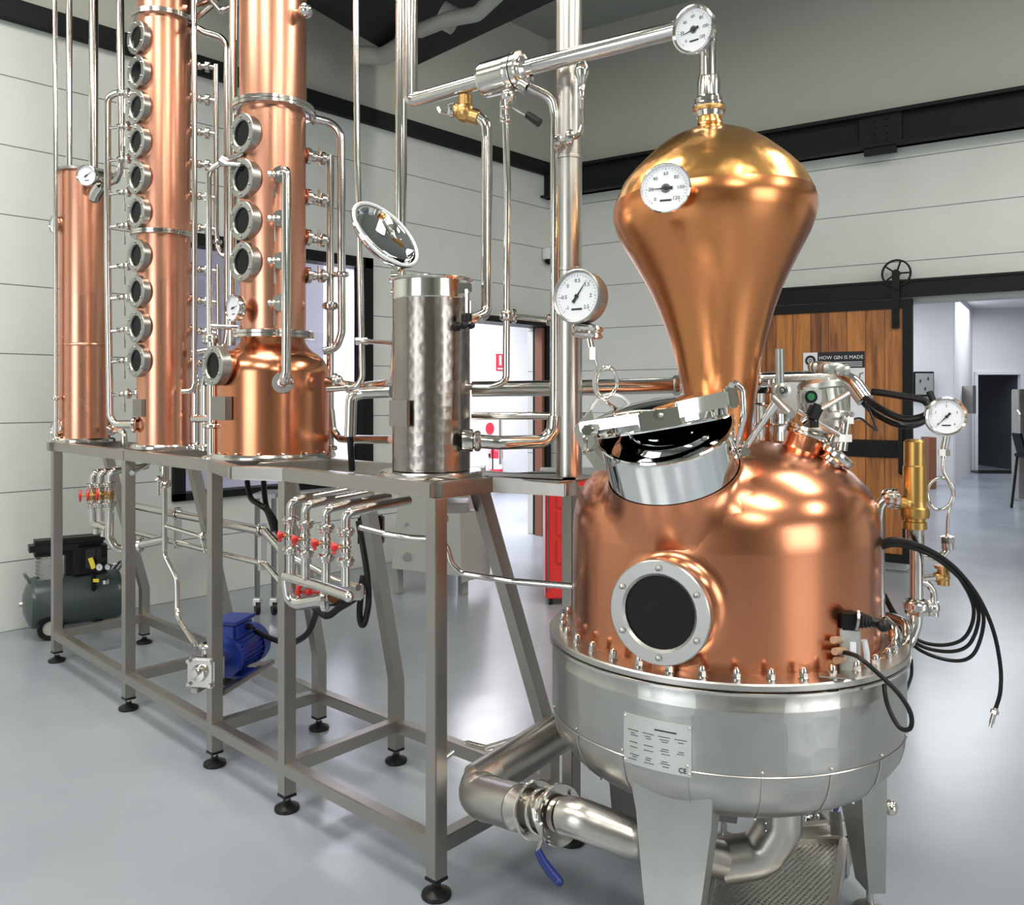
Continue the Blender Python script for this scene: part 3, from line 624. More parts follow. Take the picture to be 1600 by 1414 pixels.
# ----------------------------------------------------------------- column 2: tall column with ten sight glasses
D2 = 4.32; c2 = cxy(256, D2); K2 = D2/FP
def z2(py): return H+(HZ-py)*K2
t2 = thing('tall_copper_column', 'tall slim copper column with a row of ten round sight glasses', 'still column', (*c2, ZT))
r2 = .126
MB().lathe([(0, ZT+.02), (r2, ZT+.02), (r2, z2(372)), (0, z2(372))], (*c2, 0), UP, 56).build('lower_shell', 'copper_col', t2)
MB().lathe([(r2, z2(364)), (r2, z2(38))], (*c2, 0), UP, 56).build('upper_shell', 'copper_col', t2)
MB().lathe([(r2, z2(30)), (r2, z2(-200)), (0, z2(-200))], (*c2, 0), UP, 56).build('head_shell', 'copper_col', t2)
for py in (368, 34):
    z = z2(py); MB().lathe([(r2*.9, -.013), (r2+.026, -.013), (r2+.030, -.011), (r2+.030, -.001), (r2+.027, 0), (r2+.030, .001), (r2+.030, .011), (r2+.026, .013), (r2*.9, .013)], (*c2, z), UP, 48).build('clamp_flange', 'steel', t2)
MB().lathe([(0, 0), (r2+.03, 0), (r2+.03, .014), (r2+.022, .022), (0, .022)], (*c2, ZT), UP, 44).build('base_flange', 'steel', t2)
for py in (73, 126, 179, 232, 286, 339, 405, 460, 513, 565):
    sight_glass(t2, V(*c2, z2(py))+AXG*.150, AXG, .080, thick=.024)
a = P(214, 638, D2); pl = V(*c2, z2(638))+AXG*(r2+.012)
MB().box(V(*c2, z2(637))+AXG*(r2+.004), .085, .02, .085, (AXG.cross(UP), AXG, UP), .002).build('nameplate', 'plate_dark', t2)
# left riser with its sampling valves
dl = D2-.02
lp = MB().tube([P(205, 150, dl), P(186, 143, dl), P(168, 152, dl), P(168, 400, dl), P(172, 650, dl), P(180, 664, dl), P(215, 664, D2-.10)], .0165, 14, .05)
lp.ferrule(P(209, 664, D2-.10), P(215, 664, D2)-P(180, 664, dl), .022); lp.build('sampling_manifold', 'steel', t2)
for py in (144, 196, 247, 299, 351, 414, 463, 514, 562, 614):
    a, b = P(171, py+4, dl), P(222, py-1, D2-.02)
    m_ = MB().cyl(a, b, .0085, 10); m_.ferrule(a+(b-a)*.58, b-a, .012, 2.1, .008); m_.ferrule(a+(b-a)*.86, b-a, .012, 2.0, .008); m_.build('sampling_branch', 'steel', t2)
    valve(t2, P(184, py+2, dl-.01), P(198, py+1, dl-.01), .012, V(0, 0, -1), hl=.085)
# right side fittings
dr = D2+.08
for py in (100, 152, 204, 254, 304, 353, 418, 467, 515, 565):
    a, b = P(290, py, dr-.02), P(338, py+6, dr)
    m_ = MB().cyl(a, b, .012, 12); m_.lathe([(.012, -.01), (.032, -.008), (.032, .008), (.012, .01)], a+(b-a)*.18, b-a, 18); m_.ball(a+(b-a)*.45, .02, seg=12); m_.lathe([(.012, -.012), (.028, -.009), (.028, .009), (.012, .012)], a+(b-a)*.72, b-a, 18)
    m_.build('downcomer_union', 'steel', t2)
MB().tube([P(337, 101, dr), P(338, 360, dr), P(340, 385, dr), P(345, 398, dr), P(356, 402, dr)], .013, 12, .04).ferrule(P(340, 378, dr), UP, .013).build('side_pipe', 'steel', t2)
MB().tube([P(341, 414, dr), P(342, 622, dr)], .013, 12).build('side_pipe', 'steel', t2)
MB().tube([P(296, 48, dr-.05), P(310, 44, dr-.05), P(318, 50, dr-.05), P(345, 58, dr-.05), P(355, 72, dr-.05), P(356, 520, dr-.05), P(352, 545, dr-.05), P(300, 552, dr-.1)], .018, 14, .07).build('vapour_pipe', 'steel', t2)
MB().tube([P(303, -150, D2-.12), P(304, 300, D2-.12), P(304, 598, D2-.12), P(300, 611, D2-.12), P(284, 612, D2-.13)], .0125, 12, .04).build('long_riser', 'steel', t2)
MB().tube([P(300, 12, D2), P(330, 0, D2-.1), P(346, 18, D2-.1), P(368, 6, D2-.2)], .014, 10).tube([P(308, 28, D2), P(350, -8, D2-.1)], .014, 10).build('cross_link', 'steel', t2)

# ----------------------------------------------------------------- column 3: big column over a pot
D3 = 3.70; c3 = cxy(427, D3); K3 = D3/FP
def z3(py): return H+(HZ-py)*K3
t3 = thing('copper_pot_column', 'wide copper column rising from a squat copper pot, with four sight glasses', 'still column', (*c3, ZT))
r3, R3 = .136, .234
MB().lathe([(R3, ZT+.02), (R3, z3(582)), (R3-.006, z3(572)), (R3-.022, z3(562)), (R3-.045, z3(554)), (R3-.07, z3(548)), (r3+.012, z3(542)), (r3, z3(536)), (r3-.006, z3(528))], (*c3, 0), UP, 64).build('pot', 'copper', t3)
MB().lathe([(r3, z3(522)), (r3, z3(176))], (*c3, 0), UP, 60).build('column_shell', 'copper_col', t3)
MB().lathe([(r3+.003, z3(168)), (r3+.003, z3(-260)), (0, z3(-260))], (*c3, 0), UP, 60).build('upper_shell', 'copper_col', t3)
for py in (172, 524):
    MB().lathe([(r3*.85, -.017), (r3+.030, -.017), (r3+.036, -.014), (r3+.036, -.002), (r3+.032, 0), (r3+.036, .002), (r3+.036, .014), (r3+.030, .017), (r3*.85, .017)], (*c3, z3(py)), UP, 52).build('clamp_flange', 'steel', t3)
MB().lathe([(0, 0), (R3+.03, 0), (R3+.03, .012), (R3+.022, .022), (0, .022)], (*c3, ZT), UP, 60).build('base_flange', 'steel', t3)
for k in range(16):
    t = 2*math.pi*k/16; MB().ball((c3[0]+(R3+.016)*math.cos(t), c3[1]+(R3+.016)*math.sin(t), ZT+.024), .008, seg=8).build('flange_bolt', 'steel', t3)
for py in (222, 290, 354, 416):
    sight_glass(t3, V(*c3, z3(py))+AXG*.162, AXG, .082, thick=.028)
ax3 = (V(-1, 0, 0)*math.cos(.02)+V(0, -1, 0)*math.sin(.02))
sight_glass(t3, V(*c3, z3(574))+ax3*.285, ax3, .081, thick=.03, stub=.08, stubmat='copper')
MB().box(V(*c3, z3(637))+ax3*(R3+.010), .12, .03, .095, (ax3.cross(UP), ax3, UP), .003).build('nameplate', 'plate_dark', t3)
g0 = P(378, 481, 3.60); g1 = P(392, 481, 3.63); MB().cyl(P(366, 480, 3.55), g1, .013, 10).hexn(g0, g1-g0, .02, .012).build('gauge_stem', 'brass', t3)
dial_gauge(t3, P(364, 481, 3.53), -FW*.8-RT*.75, .055, .03, .2, nums=())
# front pipe with its three valves
df_ = 3.47
fp = MB().tube([P(437, 268, 3.56), P(447, 266, df_), P(448, 280, df_), P(447, 580, df_-.06), P(444, 596, df_-.06), P(441, 598, 3.47)], .0185, 16, .04)
fp.build('reflux_pipe', 'steel', t3)
MB().lathe([(.02, 0), (.042, 0), (.045, .006), (.042, .016), (.02, .018)], P(441, 598, 3.47), FW, 28).build('pipe_flange', 'steel', t3)
for py in (272, 341, 407, 473):
    MB().lathe([(0, 0), (.034, 0), (.036, .008), (.033, .018), (.012, .022), (.012, .05), (0, .05)], P(438, py, 3.50), FW, 24).build('valve_flange', 'steel', t3)
    valve(t3, P(419, py+1, 3.50), P(438, py, 3.51), .0115, V(0, 0, -1), hl=.085)
# right side fittings
for py, dy in ((243, 7), (307, 8), (370, 8), (430, 2)):
    a, b = P(474, py, 3.74), P(514, py+dy, 3.82)
    m_ = MB().cyl(a, b, .015, 12); m_.lathe([(.015, -.012), (.036, -.009), (.036, .009), (.015, .012)], a+(b-a)*.15, b-a, 20); m_.ball(a+(b-a)*.42, .021, seg=12); m_.lathe([(.015, -.012), (.030, -.009), (.030, .009), (.015, .012)], a+(b-a)*.72, b-a, 18)
    m_.cyl(a+(b-a)*.6, a+(b-a)*.6+UP*.045, .006, 8).build('downcomer_union', 'steel', t3)
m_ = MB().tube([P(516, 243, 3.82), P(516, 715, 3.82)], .0165, 14); m_.ferrule(P(516, 478, 3.82), UP, .022, 1.6, .014).ferrule(P(516, 700, 3.82), UP, .018); m_.tube([P(517, 640, 3.82), P(520, 672, 3.82), P(531, 686, 3.8), P(612, 687, 3.2)], .017, 12, .05)
m_.build('side_pipe', 'steel', t3)
m_ = MB().tube([P(478, 180, 3.76), P(492, 186, 3.78), P(518, 192, 3.80), P(533, 210, 3.80), P(534, 520, 3.80), P(526, 544, 3.80), P(505, 549, 3.78)], .018, 14, .09); m_.ferrule(P(534, 429, 3.80), UP, .018); m_.ferrule(P(490, 185, 3.78), RT, .018); m_.cyl(P(516, 429, 3.82), P(534, 429, 3.8), .012)
m_.build('vapour_pipe', 'steel', t3)
# left slim loop and sight tube
m_ = MB().tube([P(380, 240, 3.60), P(352, 251, 3.60), P(330, 263, 3.62), P(326, 275, 3.62), P(327, 530, 3.62)], .0125, 12, .04); m_.cyl(P(346, 250, 3.60), P(356, 256, 3.60), .022, 14); m_.ferrule(P(329, 527, 3.62), UP, .02).ferrule(P(329, 533, 3.62), UP, .02); m_.cyl(P(330, 510, 3.62), P(372, 512, 3.64), .011)
m_.cyl(P(352, 256, 3.56), P(376, 258, 3.56), .009); m_.build('bypass_pipe', 'steel', t3)
m_ = MB().tube([P(331, 535, 3.60), P(331, 716, 3.60)], .019, 14); m_.ferrule(P(331, 665, 3.60), UP, .022).ferrule(P(331, 716, 3.60), UP, .024); m_.tube([P(302, 655, 3.75), P(331, 655, 3.6)], .014, 10)
m_.build('level_pipe', 'steel', t3)
MB().tube([P(366, -150, 3.86), P(364, 250, 3.86), P(362, 540, 3.86)], .019, 14).tube([P(383, 60, 3.86), P(383, -150, 3.86)], .016).build('long_riser', 'steel', t3)
MB().ball(P(478, 16, 3.6), .03, (1, 1, 1.1)).cyl(P(474, 18, 3.62), P(470, 22, 3.66), .02).build('top_fitting', 'steel', t3)
MB().cyl(P(478, 612, 3.6), P(500, 612, 3.6), .01).build('sensor_port', 'copper', t3) if False else None
# polished cylinders standing between the columns
for px, d_ in ((307, 4.28), (322, 4.12)):
    g = thing('steel_cylinder', ('polished steel cylinder behind the wide copper pot, nearer the slim column' if px < 310 else 'polished steel cylinder standing against the left of the wide copper pot'), 'cylinder', P(px, 0, d_)*V(1, 1, 0)+UP*ZT if False else V(*cxy(px, d_), ZT))
    c = cxy(px, d_); MB().lathe([(0, 0), (.034, 0), (.034, .02), (.028, .03), (.028, .30), (.02, .34), (.012, .36), (.012, .40), (0, .40)], (*c, ZT), UP, 24).build('body', 'chrome', g)
    MB().ferrule((*c, ZT+.16), UP, .028, 1.25, .008).ferrule((*c, ZT+.02), UP, .03, 1.3, .008).build('clamp_band', 'steel', g)

# ----------------------------------------------------------------- tank 4: ground steel cylinder with open lid
D4 = 2.83; c4 = cxy(674, D4); K4 = D4/FP
def z4(py): return H+(HZ-py)*K4
t4 = thing('spirit_safe_tank', 'swirl-ground stainless steel cylinder with an open mirror lid at the frame corner', 'tank', (*c4, ZT))
r4 = .127; zt = z4(442)
MB().lathe([(r4, ZT+.02), (r4, z4(470))], (*c4, 0), UP, 64).build('shell', 'tank', t4)
MB().lathe([(r4, z4(470)), (r4+.0012, z4(469)), (r4+.0012, zt), (r4+.010, zt+.003), (r4+.012, zt+.007), (r4+.008, zt+.010), (r4-.004, zt+.004), (r4-.004, z4(640)), (0, z4(640))], (*c4, 0), UP, 64).build('rim_band', 'steel', t4)
MB().lathe([(0, 0), (r4+.038, 0), (r4+.040, .004), (r4+.040, .014), (r4+.036, .018), (0, .018)], (*c4, ZT), UP, 56).build('base_flange', 'steel', t4)
# lid: polished dish seen from below, hinged at the left rear
lc = P(603, 366, 2.86); am = dv(.64, .02, -.77); n_l = (-(FW-RT*.146).normalized()*.50+(RT*.77+UP*.64)*.87).normalized(); n_l = (n_l-am*n_l.dot(am)).normalized()
MB().lathe([(0, -.045), (.06, -.040), (.105, -.022), (.118, -.004), (.124, 0), (.136, .002), (.138, -.004), (.130, -.012), (.112, -.030), (.06, -.050), (0, -.054)], lc, n_l, 56).build('lid', 'chrome', t4)
MB().torus(lc+n_l*.001, n_l, .131, .006, 56, 8).build('lid_gasket', 'white', t4)
MB().beam(P(634, 412, 2.86), P(618, 432, 2.84), .03, .008).cyl(P(611, 428, 2.83), P(626, 428, 2.83), .010).beam(P(600, 400, 2.93), P(622, 425, 2.86), .02, .008).build('lid_hinge', 'steel', t4)
MB().cyl(P(734, 470, 2.80), P(734, 508, 2.80), .004, 8).box(P(725, 450, 2.75), .05, .02, .03, (RT, FW, UP), .002).cyl(P(729, 452, 2.72), P(729, 500, 2.72), .005, 8).build('clamp_bolt', 'steel', t4)
kb = MB().lathe([(0, 0), (.017, 0), (.018, .02), (.012, .026), (0, .026)], P(729, 502, 2.72), UP, 16)
for k in range(5):
    t = 2*math.pi*k/5; kb.ball(P(729, 509, 2.72)+V(.02*math.cos(t), .02*math.sin(t), 0), .010, seg=10)
kb.ball(P(714, 510, 2.74), .016, seg=10).build('star_knob', 'plastic', t4)
a4 = (V(*c4, 0)+(-FW*.76-RT*.66)*r4); nn = (-FW*.76-RT*.66).normalized()
pz = z4(645); MB().box(V(*c4, pz)+nn*(r4+.012), .088, .012, .083, (nn.cross(UP), nn, UP), .002).build('nameplate', 'plate_dark', t4)
MB().cyl(P(611, 458, 2.82), P(616, 458, 2.82), .012).build('lid_stop', 'steel', t4)

# ================================================================= free pipes around the columns
def pipe(name, label, pts, r, fil=.06, ferr=(), m='steel', cat='pipe', group=None, seg=16, extra=None, fk=1.7):
    mb = MB().tube(pts, r, seg, fil)
    for f in ferr:
        i, t = f; a, b = Vector(pts[i]), Vector(pts[i+1]); mb.ferrule(a+(b-a)*t, b-a, r, fk, max(.006, r*.45))
    if extra: extra(mb)
    loc = base_of(mb); o = mb.build(name, m, loc=loc)
    return tag(o, label, cat, group)
pipe('steam_pipe', 'slim vertical steel pipe left of the open mirror lid, bending into the copper pot', [P(555, -150, 3.40), P(558, 250, 3.40), P(563, 430, 3.40), P(566, 590, 3.40), P(558, 605, 3.40), P(512, 608, 3.46)], .0125, .05, ferr=[(4, .3)], extra=lambda m: (m.cyl(P(566, 533, 3.4), P(614, 536, 2.95), .009), m.cyl(P(556, 533, 3.4), P(574, 533, 3.4), .016)))
pipe('vapour_riser', 'thick vertical steel pipe rising behind the open mirror lid', [P(628, -150, 3.20), P(626, 425, 3.20), P(618, 600, 3.20), P(560, 606, 3.5), P(512, 597, 3.6)], .0215, .09, seg=20, extra=lambda m: (m.ball(P(528, 594, 3.55), .022), m.ferrule(P(524, 597, 3.57), RT, .022)))
pipe('drain_line', 'bent steel pipe from behind the ground tank down to a black hose', [P(612, 612, 3.05), P(565, 614, 3.10), P(549, 620, 3.10), P(547, 682, 3.10)], .021, .08)
pipe('black_drain_hose', 'short black hose hanging through the frame below a bent steel pipe', [P(547, 680, 3.10), P(548, 700, 3.10), P(550, 735, 3.12)], .012, 0, m='rubber', cat='hose')
ly = [P(1106, 62, 2.42), P(1100, 32, 2.42), P(1072, 30, 2.45), P(960, 62, 2.585), P(834, 103, 2.75), P(748, 134, 2.90)]
lp_ = [P(1107, 118, 2.49), P(1107, 34, 2.47), P(835, 103, 2.75), P(650, 156, 3.07), P(642, 156, 3.08), P(641, -160, 3.08)]
pipe('vapour_transfer_pipe', 'thick polished steel pipe running from the top of the copper onion to a tall riser', lp_, .0255, .055, seg=22)
# valve body on the lyne arm
a = P(757, 126, 2.885); b = P(822, 108, 2.775); ax = (b-a).normalized(); L = (b-a).length
vb = thing('butterfly_valve', 'fat polished steel valve body on the high steel pipe, black lever below', 'valve', a-UP*.06)
MB().lathe([(.026, -.012), (.040, -.006), (.056, .004), (.058, .012), (.058, L*.66), (.055, L*.70), (.060, L*.72), (.060, L*.80), (.054, L*.82), (.060, L*.84), (.060, L*.93), (.045, L*.95), (.045, L*1.02), (.030, L*1.06), (.026, L*1.1)], a, ax, 36).build('body', 'steel', vb)
MB().lathe([(.0615, L*.815), (.0615, L*.83)], a, ax, 30).build('gasket', 'rubber', vb)
MB().ball(P(795, 150, 2.80), .026).cyl(P(812, 128, 2.79), P(826, 137, 2.78), .026, 20).build('bottom_tee', 'steel', vb)
MB().cyl(P(801, 168, 2.76), P(826, 182, 2.72), .0035, 8).build('lever', 'steel', vb)
MB().cyl(P(824, 179, 2.72), P(843, 192, 2.70), .012, 12, .014).build('lever_sleeve', 'rubber', vb)
pipe('lyne_drop_pipe', 'thin vertical pipe dropping from the fat valve body to the ground tank', [P(789, 142, 2.80), P(793, 300, 2.80), P(791, 560, 2.80), P(791, 596, 2.80), P(770, 604, 2.80), P(735, 604, 2.82)], .0115, .05, ferr=[(0, .18), (0, .3)], extra=lambda m: (m.cyl(P(788, 158, 2.8), P(789, 182, 2.8), .0165), m.ferrule(P(791, 493, 2.8), UP, .0115, 1.9, .014), m.cyl(P(791, 493, 2.8), P(862, 501, 2.95), .0095), m.ferrule(P(803, 494, 2.82), RT, .013, 1.8, .008), m.ferrule(P(858, 500, 2.94), RT, .011, 1.8, .008)))
bv = thing('brass_check_valve', 'round brass valve under the high steel pipe near its elbow', 'valve', P(727, 190, 2.95))
MB().ball(P(727, 176, 2.95), .034, (1, 1, 1.05)).cyl(P(727, 150, 2.95), P(727, 180, 2.95), .024, 20).cyl(P(712, 172, 2.96), P(748, 184, 2.94), .026, 20).build('body', 'bronze', bv)
MB().cyl(P(700, 172, 2.96), P(716, 174, 2.96), .021, 18).tube([P(702, 180, 2.96), P(688, 176, 2.96), P(684, 168, 2.96)], .006, 8, .01).ferrule(P(706, 173, 2.96), RT, .02, 1.4).build('coupling', 'steel', bv)
pipe('tank_feed_pipe', 'thick vertical steel pipe bending from the brass valve into the ground tank', [P(745, 182, 2.94), P(760, 192, 2.92), P(761, 215, 2.92), P(760, 490, 2.86), P(745, 497, 2.82), P(728, 500, 2.80)], .0185, .07, seg=18)
pipe('condenser_feed_pipe', 'vertical polished pipe clipped along the pillar, curving to the foot of the ground tank', [P(826, 136, 2.78), P(862, 154, 2.78), P(867, 180, 2.78), P(866, 660, 2.78), P(856, 688, 2.78), P(790, 692, 2.72), P(735, 688, 2.74)], .0145, .10, seg=18, extra=lambda m: (m.tube([P(866, 650, 2.78), P(864, 676, 2.78), P(848, 690, 2.77), P(780, 692, 2.72), P(730, 688, 2.74)], .022, 18, .1), m.lathe([(.022, -.02), (.036, -.016), (.038, 0), (.036, .016), (.022, .02)], P(731, 688, 2.74), RT, 26), m.ferrule(P(746, 689, 2.73), RT, .022, 1.5)))
pc = thing('steel_pillar_pipe', 'widest vertical brushed steel pipe, standing on the frame right of the ground tank', 'pipe', V(*cxy(889, 2.80), ZT))
c = V(*cxy(889, 2.80), 0); MB().lathe([(0, ZT), (.0425, ZT), (.0425, z4(245)), (.0425, 3.5), (0, 3.5)], c, UP, 32).build('shell', 'satin', pc)
MB().lathe([(.042, -.006), (.046, -.004), (.046, .004), (.042, .006)], c+UP*(H+(HZ-248)/FP*2.8), UP, 28).lathe([(.042, -.006), (.045, -.004), (.045, .004), (.042, .006)], c+UP*(H+(HZ-422)/FP*2.8), UP, 28).build('band', 'satin', pc)
m_ = MB().tube([P(869, 222, 2.76), P(885, 218, 2.70), P(905, 212, 2.70), P(910, 195, 2.70), P(909, 170, 2.70)], .0085, 10, .03); m_.ferrule(P(890, 216, 2.70), RT, .016).ferrule(P(872, 221, 2.75), RT, .013); m_.lathe([(0, 0), (.008, 0), (.010, .03), (.006, .035), (.012, .05), (.012, .075), (.009, .08), (.014, .095), (.023, .115), (.024, .128), (.017, .144), (0, .152)], P(909, 172, 2.70), UP, 20)
m_.build('air_vent', 'steel', pc)
pipe('service_pipe', 'long horizontal steel pipe passing behind the cone of the copper onion', [P(738, 608, 3.05), P(900, 606, 3.02), P(1062, 602, 3.0), P(1190, 594, 2.98), P(1316, 591, 2.74), P(1334, 600, 2.71), P(1352, 625, 2.68)], .0275, .06, ferr=[(1, .97)], fk=1.3, seg=20)
pipe('service_pipe', 'slimmer horizontal steel pipe behind the ground tank, with an upright bulb fitting', [P(738, 650, 2.95), P(900, 650, 2.85), P(915, 650, 2.85)], .0125, 0, extra=lambda m: m.lathe([(0, -.06), (.013, -.06), (.014, .0), (.013, .03), (.009, .035), (.013, .045), (.02, .075), (.023, .10), (.022, .115), (.014, .13), (0, .137)], P(898, 655, 2.80), UP, 22))
for px, py0, d_, lab in ():
    pass
# ================================================================= the pot still in front
DP = 2.5; cp = S(.606, DP, 0)
ps = thing('pot_still', 'big copper pot still with an onion head on a bolted steel jacket', 'still', cp)
def pz(py): return H+(HZ-py)*DP/FP
RB = .428
kmb_ = MB().lathe([(RB, .815), (RB, 1.12), (RB-.003, 1.165), (RB-.012, 1.205), (RB-.035, 1.25), (RB-.075, 1.292), (RB-.14, 1.332), (RB-.22, 1.358), (RB-.30, 1.372), (.09, 1.380), (.04, 1.38)], cp, UP, 96)
kb_v = BVHTree.FromBMesh(kmb_.bm)
kmb_.build('kettle', 'copper', ps, ang=60)
# bulb (onion)
prof = [(690, 44), (660, 48), (609, 57), (570, 64.5), (540, 71), (513, 79), (485, 88), (457, 99), (440, 107), (404, 126), (373, 143.5), (355, 151), (336, 155.5), (322, 155), (311, 152)]
bc = S(.588, DP, 0)
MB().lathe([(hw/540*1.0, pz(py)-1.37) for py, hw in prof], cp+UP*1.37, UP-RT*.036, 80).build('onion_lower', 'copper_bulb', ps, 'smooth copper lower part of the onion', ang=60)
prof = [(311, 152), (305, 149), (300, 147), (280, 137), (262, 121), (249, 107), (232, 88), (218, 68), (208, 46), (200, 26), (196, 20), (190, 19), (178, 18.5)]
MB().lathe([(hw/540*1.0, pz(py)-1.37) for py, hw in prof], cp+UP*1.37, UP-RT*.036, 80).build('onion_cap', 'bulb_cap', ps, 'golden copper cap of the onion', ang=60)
nc = cp-RT*.036
MB().lathe([(.030, pz(186)), (.036, pz(184)), (.040, pz(176)), (.047, pz(175)), (.047, pz(166)), (.042, pz(163)), (.042, pz(156)), (.034, pz(152)), (.033, pz(128)), (.026, pz(112)), (.024, pz(104)), (.024, pz(98))], nc, UP, 36).build('head_coupling', 'steel', ps)
MB().lathe([(.047, pz(175.5)), (.0475, pz(173)), (.0475, pz(171)), (.047, pz(169))], nc, UP, 30).build('head_union', 'bronze', ps)
# gauges on the onion
ga = (-FW*.93-RT*.36+UP*.05).normalized()
g = P(1040, 294, 2.19); MB().cyl(g, g-ga*.12, .012).hexn(g-ga*.04, -ga, .02, .02).build('gauge_stem', 'steel', ps)
dial_gauge(ps, g, ga, .064, .014, math.pi, nums=('0', '20', '40', '60', '80', '100', '120'), rim=.005, casem='chrome')
ga = (-FW*.8-RT*.72+UP*-.12).normalized(); g = P(1083, 46, 2.30); MB().cyl(g, g-ga*.10, .010).cyl(g-ga*.05, P(1103, 84, 2.42), .007).build('gauge_stem', 'steel', ps)
dial_gauge(ps, g, ga, .063, .018, math.pi+.2, nums=('0', '20', '40', '60', '80', '100', '120'), rim=.009)
# steel jacket: bolted flange, bowl
MB().lathe([(RB-.01, .812), (.492, .812), (.497, .816), (.497, .828), (.494, .832), (RB-.01, .832)], cp, UP, 96).build('jacket_flange', 'satin', ps)
MB().lathe([(.470, .800), (.488, .800), (.499, .803), (.499, .809), (.488, .811)], cp, UP, 96).build('lower_flange', 'steel', ps)
MB().lathe([(.484, .800), (.486, .770), (.489, .765), (.489, .625), (.486, .59), (.474, .55), (.450, .513), (.412, .482), (.352, .455), (.27, .438), (.14, .428), (0, .425)], cp, UP, 96).build('jacket', 'jacket', ps, ang=50)
sm = MB()                                  # sheet seams and rivets of the jacket
for t in range(0, 360, 20):
    a = math.radians(t); u = V(math.cos(a), math.sin(a), 0)
    sm.tube([cp+u*.4895+UP*.612, cp+u*.487+UP*.588, cp+u*.4755+UP*.55, cp+u*.4515+UP*.513, cp+u*.413+UP*.481], .0014, 6)
    sm.ball(cp+u*.491+UP*.625, .004, seg=6); sm.ball(cp+u*.414+UP*.48, .004, seg=6)
sm.lathe([(.4892, .610), (.4908, .612), (.4892, .614)], cp, UP, 90); sm.build('jacket_seam', 'satin', ps)
for k in range(36):
    a = 2*math.pi*(k+.35)/36; c = cp+V(math.cos(a), math.sin(a), 0)*.459+UP*.832
    m_ = MB().disc(c, UP, .0125, .003, 14).hexn(c+UP*.003, UP, .0105, .011); m_.lathe([(0, .0), (.009, .0), (.0092, .006), (.007, .012), (.003, .0145), (0, .015)], c+UP*.013, UP, 14); m_.build('cap_nut', 'steel', ps)
# name plate with lettering
pdir = (P(1020, 0, 2)-cp); ang0 = math.atan2((P(1021, 0, 2.07)-cp).y, (P(1021, 0, 2.07)-cp).x)
mb = MB(); Rr = .4915; hw_ = .178; n = 12; rings = []
for k in range(n+1):
    a = ang0-hw_+2*hw_*k/n; u = V(math.cos(a), math.sin(a), 0); rings.append([cp+u*(Rr-.002)+UP*.600, cp+u*(Rr+.001)+UP*.600, cp+u*(Rr+.001)+UP*.722, cp+u*(Rr-.002)+UP*.722])
mb.rings(rings); pl = mb.build('name_plate', 'plate', ps)
def onpl(a, z): u = V(math.cos(a), math.sin(a), 0); return cp+u*(Rr+.0014)+UP*z, V(-math.sin(a), math.cos(a), 0)
ink = MB()
def bar(a, z, wd, ht=.0022):
    p_, t_ = onpl(ang0+a, z); ink.box(p_, wd, .0008, ht, (t_, V(-t_.y, t_.x, 0), UP))
random.seed(3)
for row, z in enumerate((.684, .677, .672, .655, .650, .643, .625, .620, .613)):
    for col_ in (-.12, -.04, .045, .125):
        if row > 0 and random.random() < .25: continue
        bar(col_+random.uniform(-.006, .006), z, random.uniform(.012, .026) if row != 0 else .03, .0012)
bar(.05, .698, .055, .003)
p_, t_ = onpl(ang0+.135, .612); ink.text('CE', .017, p_+(p_-cp)*V(1, 1, 0)*.001, t_, UP, .0005)
ink.build('plate_printing', 'rubber', pl)
rv = MB()
for a in (-.168, .168):
    for z in (.607, .715): rv.ball(onpl(ang0+a, z)[0], .0035, seg=8)
rv.build('rivet', 'steel', pl)
# legs
def still_leg(ang, zb_=.07):
    u = V(math.cos(ang), math.sin(ang), 0); t_ = V(-u.y, u.x, 0); rt_, rb_ = .405, .455
    rows = [(.545, .462, .205, .06), (.47, .445, .19, .075), (.30, .455, .15, .07), (zb_, .468, .085, .05)]
    rings = []
    for z, r_, w_, dp in rows:
        c = cp+u*(r_-dp/2)+UP*z; rings.append([c+t_*w_/2+u*dp/2, c-t_*w_/2+u*dp/2, c-t_*w_/2-u*dp/2, c+t_*w_/2-u*dp/2])
    l = MB().rings(rings).build('leg', 'leg', ps, ang=20)
    c = cp+u*.442; MB().cyl(c+UP*.02, c+UP*(zb_+.004), .011, 12).build('foot_spindle', 'steel', l); MB().lathe([(0, 0), (.042, 0), (.044, .008), (.02, .02), (0, .02)], c, UP, 24).build('rubber_foot', 'pale_steel', l)
def polar(s, d): v = RT*s+FW*d; return math.atan2(v.y, v.x)
still_leg(polar(-.235, -.43)); still_leg(polar(.475, .03)); still_leg(polar(-.24, .42)) ; still_leg(polar(.12, .46))
# big kettle sight glass
ax = dv(-.53, -.84, 0); ax = (RT*-.50+FW*-.86).normalized()
gc = cp+ax*.512+UP*.985
sight_glass(ps, gc, ax, .126, thick=.014, inner=.70, stub=.03, stubmat='copper')
saddle(kb_v, gc, ax, .101, .012, .150).build('sight_glass_saddle', 'copper', ps, ang=60)
